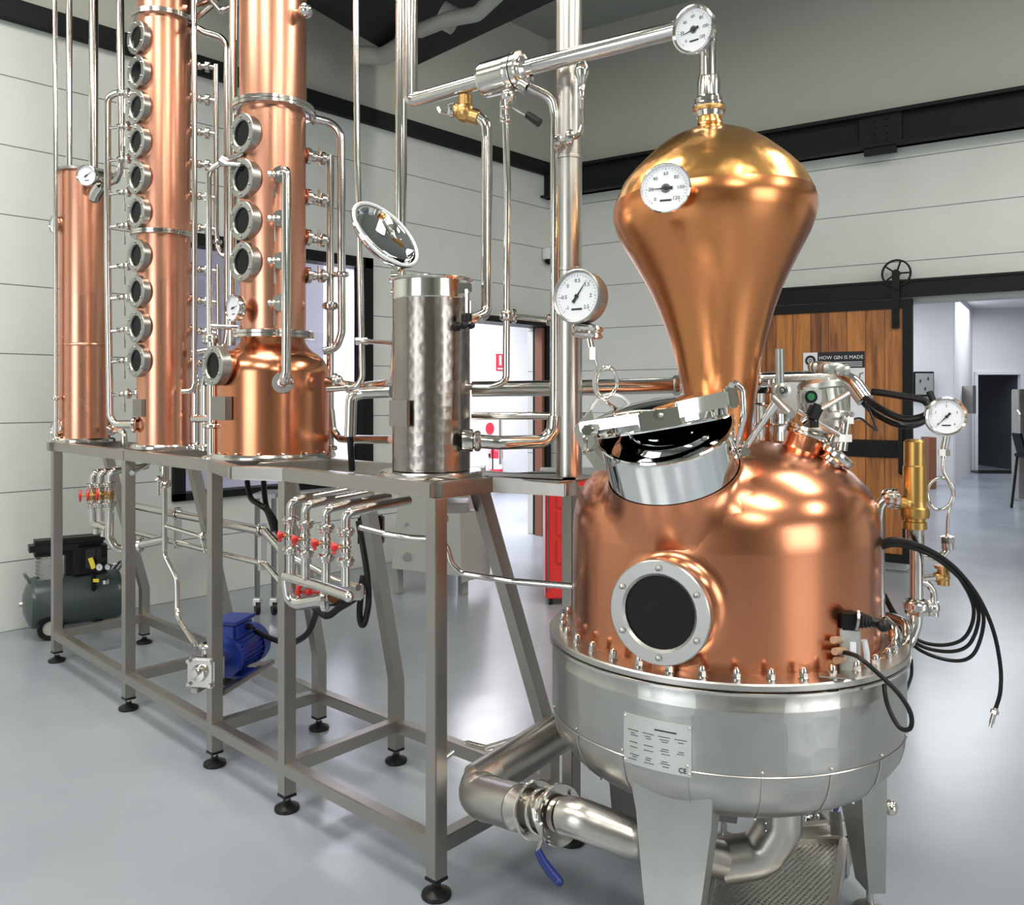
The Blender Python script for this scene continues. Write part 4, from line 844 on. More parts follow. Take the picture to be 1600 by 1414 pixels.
# manway: steel neck on a copper saddle, lid ajar on its hinge, swing bolt with T handle
mn = (-RT*.235-FW*.385+UP*.892).normalized()
mc = P(1041, 677, 2.20)+mn*.008                    # centre of the rim
MB().lathe([(.168, -.26), (.168, -.012), (.169, -.004), (.172, -.002), (.174, .001), (.172, .005), (.166, .006), (.162, 0), (.160, -.2), (0, -.2)], mc, mn, 72).build('manway_neck', 'chrome', ps)
saddle(kb_v, mc, mn, .1705, .116, .27).build('manway_saddle', 'copper', ps, ang=60)
MB().lathe([(0, .016), (.05, .014), (.09, .007), (.125, -.008), (.148, -.020), (.158, -.022)], mc, mn, 48).build('inner_dish', 'chrome', ps)
hx = dv(-.96, -.02, -.25)                  # towards the hinge
hp = mc+hx*.185
lid_tilt = Matrix.Rotation(math.radians(-13), 3, (mn.cross(hx)).normalized())
ln = (RT*-.17+FW*.03+UP*.985).normalized(); lcn = P(1027, 641, 2.24)
MB().lathe([(0, .032), (.07, .028), (.12, .019), (.155, .008), (.172, -.002), (.176, -.008), (.176, -.036), (.180, -.038), (.182, -.042), (.180, -.046), (.172, -.046), (.170, -.012), (.12, 0), (0, .010)], lcn, ln, 80).build('manway_lid', 'chrome', ps)
lx_ = (RT-ln*RT.dot(ln)).normalized(); ly_ = ln.cross(lx_)
MB().beam(P(906, 668, 2.13), P(1058, 645, 2.035), .012, .026, ln, .003).beam(P(1056, 641, 2.035), P(1143, 621, 2.10), .013, .038, ln, .003).box(P(1030, 655, 2.035), .095, .014, .045, (lx_, ly_, ln), .003).build('lid_crossbar', 'chrome', ps)
cl = MB(); e = P(1143, 620, 2.10); cl.tube([e+ln*.028-ly_*.02, e+ln*.035+lx_*.012, e+ln*.012+lx_*.030, e-ln*.05+lx_*.022, P(1152, 696, 2.15)], .0075, 12, .02); cl.box(e, .028, .034, .055, (lx_, ly_, ln), .006); cl.build('lid_claw', 'steel', ps)
c = P(1029, 648, 2.03); MB().cyl(c, c-FW*.035, .006, 10).hexn(c, -FW, .015, .008).hexn(c-FW*.011, -FW, .013, .007).hexn(c-FW*.021, -FW, .010, .006).ball(c-FW*.035, .006, seg=8).build('lid_bolt', 'steel', ps)
# hinge bracket at the left
hb = MB(); hb.prism([P(897, 668, 2.16), P(924, 640, 2.14), P(934, 676, 2.12), P(926, 700, 2.12), P(946, 728, 2.10), P(930, 734, 2.11), P(914, 708, 2.14), P(902, 690, 2.16)], FW*.012)
hb.prism([P(903, 676, 2.22), P(926, 660, 2.20), P(936, 690, 2.18), P(948, 735, 2.16), P(932, 735, 2.17), P(914, 710, 2.2)], FW*.012)
hb.build('lid_hinge', 'steel', ps)
MB().cyl(P(914, 674, 2.10), P(922, 678, 2.26), .008, 12).hexn(P(917, 672, 2.09), FW, .014, .012).hexn(P(917, 672, 2.075), FW, .011, .012).torus(P(913, 690, 2.13), RT, .024, .006, 24, 8).build('hinge_bolt', 'steel', ps)
MB().lathe([(.058, -.003), (.066, -.003), (.066, .003), (.058, .003)], P(955, 652, 2.32), -FW*.8+RT*.2, 36, closed=True).build('hinge_hoop', 'satin', ps)
sb = MB(); b0 = P(1160, 706, 2.16); b1 = P(1216, 624, 2.10)
sb.cyl(b0, b1, .0085, 12); sb.ball(P(1160, 705, 2.16), .016).box(P(1152, 700, 2.17), .03, .03, .05, (RT, FW, UP), .004).hexn(P(1163, 706, 2.13), -FW, .013, .012)
sb.cyl(b1+(b0-b1)*.25, b1, .012, 12).build('swing_bolt', 'steel', ps)
th_ = MB(); c = P(1219, 610, 2.09); th_.ball(c, .020, (1, 1, .9)).cyl(c+UP*.005, P(1218, 545, 2.08), .0105, 16).cyl(P(1212, 622, 2.08), P(1237, 648, 2.0), .0105, 16).lathe([(.010, 0), (.018, .002), (.018, .008), (.010, .010)], c-FW*.018, -FW, 20)
th_.build('t_handle', 'pale_steel', ps)
# agitator motor on its neck at the right of the dome
nk = (RT*.30-FW*.06+UP*.95).normalized(); nb = S(.826, 2.45, 1.335)
MB().lathe([(.12, -.05), (.09, -.025), (.070, -.005), (.064, .02), (.064, .052)], nb, nk, 40).build('motor_neck', 'copper', ps, ang=60)
MB().lathe([(.05, .050), (.074, .052), (.076, .057), (.076, .064), (.072, .067), (.076, .070), (.076, .077), (.05, .08), (0, .08)], nb, nk, 40).build('motor_clamp', 'steel', ps)
sp_ = P(1308, 712, 2.36); sk = (RT*.62-FW*.25+UP*.74).normalized()
MB().lathe([(.030, -.06), (.030, -.012), (.046, -.010), (.050, -.004), (.050, .008), (.044, .014), (0, .014)], sp_, sk, 32).build('inlet_cap', 'steel', ps)
MB().lathe([(.029, -.02), (.04, -.05), (.06, -.08)], sp_, sk, 28).build('inlet_collar', 'copper', ps)
mo = thing('agitator_motor', 'grey cast aluminium motor mounted tilted on top of the copper pot', 'motor', nb+nk*.09)
mk = (RT*-.10+FW*.12+UP*.98).normalized(); mb0 = P(1292, 676, 2.46)
MB().lathe([(0, -.012), (.052, -.012), (.056, 0), (.058, .03), (.066, .036), (.066, .05), (.060, .056), (.060, .12), (.066, .124), (.066, .138), (.056, .15), (0, .152)], mb0, mk, 40).build('housing', 'alu', mo)
fm = MB()
for k in range(14):
    t = 2*math.pi*k/14; u, v, _ = basis(mk); rr_ = u*math.cos(t)+v*math.sin(t); fm.box(mb0+rr_*.062+mk*.088, .012, .006, .062, (rr_, mk.cross(rr_), mk))
fm.build('cooling_fin', 'alu', mo)
kb = MB(); top = P(1296, 574, 2.48)
kb.lathe([(0, -.02), (.045, -.02), (.05, -.012), (.05, .006), (.042, .014), (0, .016)], top, mk+RT*.2-FW*.2, 30)
for k in range(9):
    t = 2*math.pi*k/9; u, v, w2 = basis(mk+RT*.2-FW*.2); kb.ball(top+(u*math.cos(t)+v*math.sin(t))*.049-w2*.004, .012, (1, 1, 1.2), 8)
kb.build('cap', 'alu', mo)
MB().box(P(1267, 620, 2.36), .055, .03, .052, (RT, FW, UP), .008).build('switch_box', 'alu', mo)
MB().disc(P(1267, 620, 2.343), -FW, .017, .004).build('indicator', 'black', mo); MB().disc(P(1267, 620, 2.339), -FW, .010, .003).build('indicator_lens', mat('green_lens', (.02, .16, .06), 0, .3), mo)
MB().cyl(P(1262, 652, 2.33), P(1326, 614, 2.34), .0075, 12).cyl(P(1246, 642, 2.32), P(1312, 680, 2.32), .007, 12).cyl(P(1250, 662, 2.30), P(1276, 644, 2.34), .008, 12).build('clamp_rod', 'steel', mo)
MB().box(P(1272, 645, 2.32), .034, .03, .05, (dv(.9, 0, -.4), FW, dv(.4, 0, .9)), .008).cyl(P(1272, 658, 2.30), P(1272, 668, 2.30), .012).build('clamp_knob', 'plastic', mo)
hb = MB().cyl(P(1315, 704, 2.36), P(1322, 650, 2.36), .015, 16); hb.hexn(P(1322, 662, 2.36), UP, .021, .018).hexn(P(1318, 690, 2.36), UP, .023, .02).hexn(P(1310, 690, 2.34), UP, .016, .02).cyl(P(1300, 690, 2.34), P(1310, 668, 2.34), .009).cyl(P(1326, 660, 2.35), P(1332, 644, 2.35), .006); hb.build('sensor_stack', 'steel', mo)
kg = thing('steel_vessel', 'small ribbed polished steel vessel partly hidden behind the swing bolt', 'vessel', P(1206, 684, 2.78))
MB().lathe([(0, 0), (.056, 0), (.060, .006), (.060, .05), (.064, .055), (.060, .06), (.060, .115), (.064, .12), (.060, .125), (.058, .155), (.04, .175), (.012, .18), (.012, .20), (0, .20)], P(1206, 690, 2.78), UP, 32).build('body', 'chrome', kg)
MB().box(P(1262, 622, 2.76), .24, .10, .10, (RT, FW, UP), .008).build('bracket_plate', 'plate', kg)
# large pressure gauge at the left with its syphon tube
ga = (-FW*.80-RT*.58+UP*.05).normalized(); g = P(901, 463, 2.10)
pg = thing('pressure_gauge', 'large round pressure gauge on a looped thin pipe left of the onion', 'gauge', P(945, 615, 2.18))
gg = dial_gauge(pg, g, ga, .067, .045, math.radians(55), 'gauge_head', ('-1', '-0.5', '0', '0.5', '1.5', '2', '2.5'), rim=.007, casem='pale_steel')
MB().cyl(g-ga*.025-UP*.05, P(916, 516, 2.13), .012).lathe([(.010, -.020), (.036, -.016), (.040, -.010), (.034, -.002), (.040, .006), (.036, .012), (.012, .018)], P(918, 517, 2.13), UP+RT*.12, 32).hexn(P(923, 543, 2.13), -UP, .014, .03).cyl(P(919, 525, 2.13), P(924, 550, 2.13), .010).build('diaphragm_seal', 'steel', pg)
MB().tube(spline([P(925, 550, 2.13), P(931, 572, 2.13), P(928, 600, 2.14), P(936, 620, 2.15), P(953, 618, 2.17), P(964, 600, 2.17), P(958, 578, 2.16), P(944, 574, 2.15), P(933, 590, 2.17), P(934, 612, 2.18), P(948, 628, 2.20), P(965, 640, 2.28)], 14), .0048, 12).build('syphon_tube', 'steel', pg)

# ----------------------------------------------------------------- right hand side pipework
rp = thing('safety_valve', 'tall brass safety valve on steel pipework at the right of the copper pot', 'valve', P(1428, 960, 2.40))
D = 2.42
MB().lathe([(0, 0), (.032, 0), (.032, .02), (.028, .022), (.028, .03), (.037, .032), (.039, .040), (.039, .058), (.033, .062), (.031, .075), (.031, .175), (.0285, .178), (.0285, .243), (.022, .25), (0, .25)], P(1429, 826, D), UP, 32).cyl(P(1400, 784, D), P(1428, 790, D), .020, 20).ball(P(1424, 789, D), .03).build('body', 'brass', rp)
m_ = MB().tube([P(1404, 781, D), P(1390, 776, D), P(1374, 788, D), P(1372, 810, D), P(1374, 962, D)], .0155, 16, .05); m_.ferrule(P(1397, 779, D), RT, .0155, 1.9, .010).ferrule(P(1387, 778, D), RT, .0155, 1.7, .010); m_.build('relief_pipe', 'steel', rp)
m_ = MB().tube([P(1432, 826, D), P(1432, 945, D), P(1431, 975, D), P(1422, 1000, D), P(1405, 1025, D-.03), P(1385, 1040, D-.07)], .0175, 18, .06); m_.ferrule(P(1432, 946, D), UP, .024, 1.45, .014); m_.cyl(P(1429, 818, D), P(1430, 850, D), .024, 20); m_.hexn(P(1432, 953, D), -UP, .032, .012); m_.build('vertical_pipe', 'steel', rp)
m_ = MB().tube([P(1436, 867, D), P(1465, 872, D), P(1480, 862, D), P(1481, 838, D)], .0095, 12, .03); m_.cyl(P(1481, 858, D), P(1480, 838, D), .0165, 16).hexn(P(1480, 848, D), UP, .020, .016)
m_.tube([P(1438, 908, D), P(1450, 912, D), P(1459, 925, D), P(1459, 945, D)], .009, 12, .03); m_.cyl(P(1458, 940, D), P(1458, 962, D), .015, 16).ferrule(P(1458, 950, D), UP, .013, 1.4).cyl(P(1440, 904, D), P(1462, 902, D), .010, 12); m_.build('branch_pipe', 'steel', rp)
MB().cyl(P(1461, 902, D), P(1468, 901, D), .014, 14).cyl(P(1474, 914, D), P(1474, 886, D), .016, 16).ball(P(1474, 902, D), .018).disc(P(1474, 888, D), UP, .024, .008).build('brass_elbow', 'bronze', rp)
MB().disc(P(1474, 886.5, D), UP, .018, .003).build('brass_elbow_cap', 'white', rp)
ga = (-FW*.93+RT*.10-UP*.0+FW*0).normalized(); ga = (-FW*.90-RT*.16).normalized(); g = P(1479, 651, 2.36)
pg = thing('pressure_gauge', 'round pressure gauge on a curled thin pipe at the right of the pot', 'gauge', P(1480, 838, 2.40))
dial_gauge(pg, g, ga, .054, .030, math.radians(225), 'gauge_head', ('0', '1', '2', '3', '4'), rim=.008, casem='steel')
MB().cyl(P(1479, 680, 2.385), P(1475, 702, 2.39), .010).hexn(P(1475, 712, 2.39), UP, .016, .018).cyl(P(1475, 700, 2.39), P(1475, 716, 2.39), .008).box(P(1451, 640, 2.375), .010, .02, .022, (RT, FW, UP)).build('gauge_stem', 'steel', pg)
MB().tube(spline([P(1474, 708, 2.39), P(1474, 735, 2.39), P(1482, 752, 2.39), P(1489, 772, 2.395), P(1480, 792, 2.40), P(1462, 796, 2.41), P(1450, 780, 2.42), P(1452, 758, 2.42), P(1467, 747, 2.41), P(1484, 753, 2.40), P(1490, 775, 2.40), P(1482, 805, 2.40), P(1480, 840, 2.42)], 14), .0048, 12).build('syphon_tube', 'steel', pg)
MB().cyl(P(1480, 838, 2.42), P(1480, 845, 2.42), .013).build('tube_nut', 'steel', pg)
def hose(name, label, pts, r, n=10, m='rubber', extra=None, cat='hose', seg=10):
    mb = MB().tube(spline(pts, n), r, seg)
    loc = base_of(mb)
    o = mb.build(name, m, loc=loc); return tag(o, label, cat)
hose('rubber_hose', 'thick black hose looping out from the pipe end beside the motor', [P(1352, 622, 2.66), P(1375, 638, 2.6), P(1410, 654, 2.55), P(1438, 652, 2.52), P(1452, 642, 2.5), P(1444, 626, 2.52), P(1415, 620, 2.55), P(1380, 614, 2.58), P(1362, 612, 2.60)], .0105, 8)
hose('rubber_hose', 'second black hose bundled below the thick looping one', [P(1350, 630, 2.68), P(1370, 648, 2.62), P(1405, 664, 2.58), P(1436, 662, 2.58), P(1460, 640, 2.6), P(1452, 612, 2.62), P(1500, 580, 3.2)][:6], .0095, 8)
hose('thin_cable', 'thin black cable sagging from the motor to the sensor stack', [P(1352, 628, 2.6), P(1362, 650, 2.55), P(1370, 672, 2.5), P(1360, 666, 2.45), P(1345, 654, 2.4), P(1330, 656, 2.36)], .0032, 8, cat='cable')
# coil of black hose over the pipes with a loose end
def P_(l): return [P(*a) for a in l]
hose('air_hose', 'black air hose draped over the side pipes, its loose end hanging to a steel tip', P_([(1362, 852, 2.36), (1395, 842, 2.34), (1432, 850, 2.34), (1468, 868, 2.36), (1500, 895, 2.38), (1530, 935, 2.38), (1552, 985, 2.38), (1563, 1040, 2.38), (1563, 1080, 2.37), (1556, 1106, 2.37)]), .0055)
c = P(1556, 1106, 2.37); e = P(1549, 1130, 2.37); o = MB().cyl(c, e, .0065, 12).hexn(c+(e-c)*.15, e-c, .011, .010).cyl(e, e+(e-c)*.25, .0045, 10); tag(o.build('hose_nozzle', 'satin'), 'small steel nozzle on the loose end of the black air hose', 'nozzle')
for i, (dx, dy, lab) in enumerate(((0, 0, 'innermost'), (8, 10, 'middle'), (16, 24, 'outermost'))):
    hose('air_hose', f'{lab} loop of coiled black air hose right of the pipework', P_([(1362, 856+i*3, 2.37), (1400, 846+i*3, 2.36), (1450, 858+i*4, 2.36), (1485+dx/2, 885+dy/2, 2.38), (1515+dx*.7, 930+dy*.3, 2.40), (1521+dx, 965+dy*.3, 2.42), (1505+dx, 998+dy, 2.44), (1470+dx, 1008+dy*1.0, 2.47), (1432, 998+i*7, 2.50), (1400, 960+i*4, 2.52), (1382, 928+i*3, 2.52)]), .0052)
hose('air_hose', 'black hose hanging from the white valve block down past the jacket', P_([(1316, 1019, 2.10), (1340, 1026, 2.05), (1375, 1055, 2.03), (1405, 1085, 2.03), (1423, 1115, 2.03), (1422, 1138, 2.03), (1405, 1136, 2.05), (1388, 1105, 2.08), (1382, 1075, 2.10), (1384, 1055, 2.14)]), .0055)
hose('air_hose', 'thin black hose dropping behind the right side of the jacket', P_([(1424, 1030, 2.42), (1424, 1055, 2.42), (1415, 1080, 2.40), (1405, 1096, 2.38), (1403, 1130, 2.36), (1393, 1160, 2.34)]), .0045)
hose('short_tube', 'short dark tube curling under the valve block onto the jacket', P_([(1322, 1062, 2.06), (1312, 1072, 2.04), (1292, 1076, 2.03), (1276, 1070, 2.03)]), .0045)
hose('white_tube', 'short white tube curling from the valve block into the pipe end', P_([(1350, 1000, 2.12), (1354, 1020, 2.12), (1356, 1042, 2.14), (1368, 1056, 2.16), (1380, 1050, 2.20)]), .0075, m='white')
pipe('curved_outlet_pipe', 'bent steel pipe sweeping round the flange at the right of the jacket', P_([(1362, 1035, 2.20), (1392, 1030, 2.28), (1418, 1005, 2.36), (1418, 975, 2.40), (1395, 965, 2.46), (1376, 962, 2.50)]), .0135, .08)
pipe('curved_outlet_pipe', 'larger bent steel pipe hugging the flange beside the valve block', P_([(1360, 1045, 2.17), (1378, 1032, 2.22), (1398, 1008, 2.32), (1398, 985, 2.36), (1382, 970, 2.42)]), .0155, .08)
pipe('pipe_stub', 'plain grey pipe stub sticking out under the curved pipes', P_([(1370, 1056, 2.16), (1408, 1038, 2.24)]), .019, 0, m='satin')
vk = thing('pneumatic_valve', 'white block hand valve with black ribbed lever standing on the flange', 'valve', P(1329, 1060, 2.13))
bx_, by_ = (RT*.96-FW*.28).normalized(), (FW*.96+RT*.28).normalized()
MB().box(P(1327, 1016, 2.13), .048, .05, .115, (bx_, by_, UP), .003).build('body', 'plate', vk)
MB().box(P(1331, 1053, 2.13), .050, .052, .016, (bx_, by_, UP), .002).box(P(1327, 970, 2.13), .042, .045, .042, (bx_, by_, UP), .003).build('end_block', 'black', vk)
kk = MB().lathe([(.020, 0), (.022, .004), (.018, .008), (.020, .012), (.016, .016), (.018, .020), (.014, .024), (.015, .028), (.012, .032), (.012, .075), (0, .076)], P(1340, 968, 2.10), RT*.95-UP*.12-FW*.25, 20).ball(P(1380, 978, 2.07), .015); kk.build('lever', 'rubber', vk)
MB().lathe([(.018, -.004), (.026, -.003), (.026, .003), (.018, .004)], P(1339, 968, 2.10), RT*.95-UP*.12-FW*.25, 20).build('lever_ring', 'satin', vk)
MB().cyl(P(1314, 1000, 2.12), P(1302, 1000, 2.09), .009, 12).cyl(P(1318, 1016, 2.11), P(1304, 1018, 2.08), .009, 12).cyl(P(1318, 1030, 2.11), P(1306, 1032, 2.09), .009, 12).build('port_fitting', mat('tan_fitting', (.45, .28, .17), 0, .5), vk)
MB().box(P(1333, 1014, 2.095), .014, .002, .034, (bx_, by_, UP)).build('label', 'white', vk)
MB().box(P(1304, 1056, 2.04), .07, .03, .003, (bx_, by_, UP)).build('mounting_plate', 'satin', vk)
# ----------------------------------------------------------------- outlet pipework below the jacket
ip = thing('insulated_outlet_pipe', 'fat steel clad pipe with an elbow leading down to the flanged valve', 'pipe', P(800, 1300, 2.42))
A_ = P(872, 1152, 2.75); B_ = P(755, 1243, 2.44); C_ = P(818, 1262, 2.22); 
A_ = P(880, 1140, 2.85); B_ = P(742, 1242, 2.62); C_ = P(822, 1262, 2.40)
MB().tube([A_, P(745, 1226, 2.62)], .062, 28).build('upper_run', 'satin', ip)
MB().tube([P(775, 1212, 2.66), P(752, 1226, 2.625), P(748, 1240, 2.60), P(765, 1250, 2.55)], .0635, 28, .03).ball(P(752, 1236, 2.60), .064, seg=24).build('elbow', 'satin', ip)
MB().tube([P(757, 1246, 2.57), P(812, 1262, 2.42)], .063, 30).build('lower_run', 'satin', ip)
MB().lathe([(.063, 0), (.028, .075)], P(812, 1262, 2.42), P(822, 1264, 2.38)-P(812, 1262, 2.42), 30).build('reducer', 'satin', ip)
for a, b in ((P(790, 1197, 2.70), P(782, 1202, 2.685)), (P(766, 1248, 2.55), P(772, 1250, 2.53))): MB().ferrule(a, b-a, .0625, 1.04, .004).build('seam_band', 'steel', ip)
fv = thing('flanged_valve', 'flanged steel butterfly valve with a blue handle low in front of the still', 'valve', P(860, 1300, 2.25))
ax = (P(985, 1300, 2.10)-P(822, 1262, 2.40)).normalized()
def flr(c, r_, t_): return MB().lathe([(.02, -t_), (r_-.003, -t_), (r_, -t_+.003), (r_, t_-.003), (r_-.003, t_), (.02, t_)], c, ax, 36)
for i, (px, py, d_, r_, t_) in enumerate(((838, 1266, 2.345, .078, .006), (848, 1268, 2.32, .060, .007), (862, 1271, 2.30, .060, .007), (874, 1273, 2.28, .078, .007))):
    c = P(px, py, d_); m_ = flr(c, r_, t_)
    if r_ > .07:
        u, v, _ = basis(ax)
        for k in range(4):
            t = math.pi*(k+.5)/2; q = c+(u*math.cos(t)+v*math.sin(t))*.064; m_.cyl(q-ax*(t_+.006), q+ax*(t_+.006), .008, 8)
    m_.build('flange', 'steel', fv)
MB().cyl(P(834, 1265, 2.35), P(880, 1274, 2.27), .045, 28).build('body', 'satin', fv)
MB().box(P(846, 1282, 2.25), .012, .02, .05, (ax, FW, UP), .002).tube([P(833, 1262, 2.24), P(836, 1283, 2.235), P(846, 1287, 2.23), P(846, 1312, 2.22), P(840, 1330, 2.215)], .006, 8, .01).build('handle_arm', 'steel', fv)
MB().tube([P(840, 1328, 2.215), P(848, 1345, 2.21), P(860, 1362, 2.20), P(874, 1378, 2.19)], [.010, .012, .0135, .012], 14).ball(P(873, 1377, 2.19), .0125).build('handle_sleeve', 'navy', fv)
pipe('outlet_pipe', 'fat polished elbow pipe between the flanged valve and the underside of the still', [P(884, 1275, 2.26), P(905, 1278, 2.23), P(935, 1290, 2.22), P(990, 1310, 2.20), P(1135, 1344, 2.37)], .050, .06, seg=26, m='satin')
ce = thing('clad_elbow', 'riveted sheet steel elbow hanging under the middle of the jacket', 'pipe', P(1215, 1345, 2.35))
MB().tube([P(1218, 1225, 2.35), P(1218, 1290, 2.35), P(1190, 1335, 2.36), P(1125, 1345, 2.37)], .060, 20, .07, n=3).build('cladding', 'satin', ce, ang=20)
rv = MB()
for k in range(4): rv.ball(P(1196, 1262+k*12, 2.288), .0035, seg=6)
rv.build('rivet', 'steel', ce)
pf = thing('perforated_step', 'perforated steel step stand on the floor beneath the pot still', 'stand', P(1230, 1400, 2.4)*V(1, 1, 0))
sx0, sx1 = 1098, 1318
q = [S(.545, 2.36, .115), S(.93, 2.36, .115), S(1.02, 2.85, .115), S(.55, 2.85, .115)]
zz = .10
A, B, C_, D_ = G(1085, 1480, zz), G(1292, 1480, zz), G(1318, 1318, zz), G(1130, 1318, zz)
MB().prism([A, B, C_, D_], UP*.004).build('perforated_tread', 'perf', pf)
for a, b in ((A, B), (B, C_), (C_, D_), (D_, A)): MB().beam(a, b, .022, .05).build('edge_bar', 'satin', pf)
for a in (A, B, C_, D_): MB().beam(a, V(a.x, a.y, 0), .03).build('leg', 'satin', pf)
MB().prism([G(1300, 1318, zz)+UP*.0, G(1316, 1318, zz), G(1316, 1318, zz)+UP*.10+RT*-.01, G(1300, 1318, zz)+UP*.10+RT*-.01], RT*.006).beam(G(1222, 1300, .14), G(1322, 1292, .14), .03, .045).build('rear_bar', 'satin', pf)
MB().prism([G(1336, 1335, 0.0), G(1316, 1322, .08), G(1246, 1500, .08), G(1258, 1500, 0.0)], RT*.004).build('side_apron', 'sheet', pf)
up_ = thing('transfer_pump', 'small pump with blue rim standing behind the right leg of the still', 'pump', G(1280, 1268, .0))
MB().lathe([(0, -.04), (.045, -.04), (.05, -.03), (.05, .02), (0, .02)], P(1276, 1262, 2.95), -FW, 28).build('pump_head', 'steel', up_)
MB().lathe([(.05, -.12), (.062, -.11), (.062, -.02), (.05, -.015)], P(1288, 1258, 2.98), -FW, 30).build('motor_body', 'blue', up_)
m_ = MB()
for k in range(5):
    t = 2*math.pi*k/5; m_.ball(P(1272, 1262, 2.90)+RT*.032*math.cos(t)+UP*.032*math.sin(t), .010, seg=8)
m_.cyl(P(1262, 1275, 2.88), P(1258, 1290, 2.88), .014).build('bolt_cluster', 'steel', up_)
MB().box(P(1285, 1300, 2.98), .12, .14, .05, (RT, FW, UP)).build('pump_foot', 'black', up_)
m_ = MB().cyl(P(1386, 1262, 2.52), P(1396, 1262, 2.52), .020, 16).ball(P(1391, 1262, 2.52), .022); m_.build('drain_port', 'steel', ps)
# ================================================================= below the frame
# valve manifolds
def manifold(name, label, xs, ytop, ybot, d0, dstep, valve_y, r=.0125, wheel='star', back=(60, -10)):
    t = thing(name, label, 'manifold', P(xs[0], ybot, d0))
    for i, px in enumerate(xs):
        d = d0+dstep*i; yo = (ytop[1]-ytop[0])*i/(len(xs)-1)
        y0 = ytop[0]+yo; s = FP/d
        k = (ybot-ytop[0])/160.0
        mb = MB().tube([P(px+back[0]*1.6, y0+back[1]-4, d+.18), P(px+back[0]*.5, y0+back[1]*.4, d+.04), P(px+6, y0, d), P(px, y0+10*k, d), P(px, y0+30*k, d), P(px, y0+150*k, d)], r, 14, .03)
        for yy, kk in ((38, 2.0), (44, 1.7), (98, 2.0), (104, 1.7)): mb.ferrule(P(px, y0+yy*k, d), UP, r, kk, .008)
        mb.build('valve_line', 'steel', t)
        MB().lathe([(0, -.022), (r*1.1, -.022), (r*1.25, -.012), (r*.9, -.008), (r*1.35, 0), (r*.9, .008), (r*1.25, .012), (r*1.1, .022), (0, .022)], P(px, y0+72*k, d), UP, 16).build('valve_body', 'brass' if wheel != 'star' else 'steel', t)
        a = P(px, y0+70*k, d); hx_ = (-RT*.85-FW*.45).normalized(); c = a+hx_*(.036 if wheel == 'star' else .06)
        MB().cyl(a, c, .005, 8).build('valve_stem', 'brass', t)
        if wheel == 'star':
            m_ = MB().ball(c, .012, (1, 1, 1), 12).cyl(c-hx_*.012, c+hx_*.008, .010, 10)
            for q in range(3):
                tt = 2*math.pi*q/3+.5; u, v, _ = basis(hx_); m_.tube([c, c+(u*math.cos(tt)+v*math.sin(tt))*.015], [.005, .006], 8).ball(c+(u*math.cos(tt)+v*math.sin(tt))*.016, .0065, seg=8)
            m_.build('handle', 'red', t)
        else:
            m_ = MB().torus(c, hx_, .026, .006, 20, 8).ball(c, .009, seg=8)
            for q in range(3):
                tt = 2*math.pi*q/3+.5; u, v, _ = basis(hx_); m_.tube([c, c+(u*math.cos(tt)+v*math.sin(tt))*.026], .004, 6)
            m_.build('handle', 'red', t)
    return t
m1 = manifold('valve_manifold', 'row of three steel valves with red handwheels under the far left column', [145, 157, 172], (738, 736), 820, 4.55, -.06, 0, .018, 'wheel', (36, -4))
MB().tube([P(146, 818, 4.55), P(168, 826, 4.45)], .016, 12).cyl(P(150, 826, 4.5), P(150, 834, 4.5), .016).cyl(P(162, 828, 4.5), P(162, 838, 4.5), .016).build('collector', 'steel', m1)
MB().tube([P(172, 800, 4.43), P(171, 840, 4.43), P(180, 857, 4.43), P(196, 858, 4.45), P(214, 852, 4.4), P(258, 843, 4.3)], .021, 14, .06).ferrule(P(219, 851, 4.40), RT, .024, 1.6, .012).build('outlet_pipe', 'steel', m1)
m2 = manifold('valve_manifold', 'row of four steel valves with red star handles under the ground tank', [454, 477, 509, 540], (782, 800), 905, 2.98, -.11, 0, .0145, 'star', (62, -14))
MB().tube([P(446, 900, 3.0), P(500, 916, 2.8), P(545, 932, 2.62)], .0165, 14).ball(P(545, 932, 2.62), .018).build('collector', 'steel', m2)
MB().tube([P(448, 905, 3.0), P(452, 935, 3.0), P(466, 944, 2.98), P(500, 938, 2.85), P(520, 932, 2.8)], .022, 16, .06).ferrule(P(508, 936, 2.82), RT, .026, 1.6, .012).build('outlet_pipe', 'steel', m2)
MB().tube([P(455, 870, 3.05), P(520, 905, 3.0), P(560, 918, 2.9)], .012, 12).box(P(556, 925, 2.95), .05, .04, .05, (RT, FW, UP), .005).build('rear_header', 'satin', m2)
wm = MB(); c = P(482, 925, 3.1); wm.torus(c, -FW+RT*.3, .038, .009, 24).cyl(c-RT*.038, c+RT*.038, .006).ball(c, .014); wm.build('large_handwheel', 'red', m2)
for k, (px, y_) in enumerate(((700, 770), (676, 774), (644, 768))): pass
# pump with blue motor
pp = thing('blue_pump', 'blue electric motor with a small steel pump head on the lower frame', 'pump', P(372, 1066, 3.70))
pa = (RT*.80+FW*.60).normalized(); pa = (P(420, 1010, 3.98)-P(350, 1035, 3.60)); pa.z = 0; pa.normalize()
c0 = P(348, 1028, 3.66); zc_ = c0.z
fl = MB().lathe([(0, 0), (.086, 0), (.088, .006), (.088, .018), (.078, .022), (.074, .03), (.074, .21), (.070, .215), (0, .215)], c0, pa, 40)
u_, v_ = pa.cross(UP), UP
for k in range(24):
    t = 2*math.pi*k/24; rr_ = u_*math.cos(t)+v_*math.sin(t); fl.box(c0+pa*.12+rr_*.078, .012, .003, .165, (rr_, pa.cross(rr_), pa))
fl.build('motor', 'blue', pp)
MB().lathe([(.085, 0), (.089, .004), (.089, .05), (.078, .066), (.04, .07), (0, .07)], c0+pa*.205, pa, 36).build('fan_cowl', 'blue', pp)
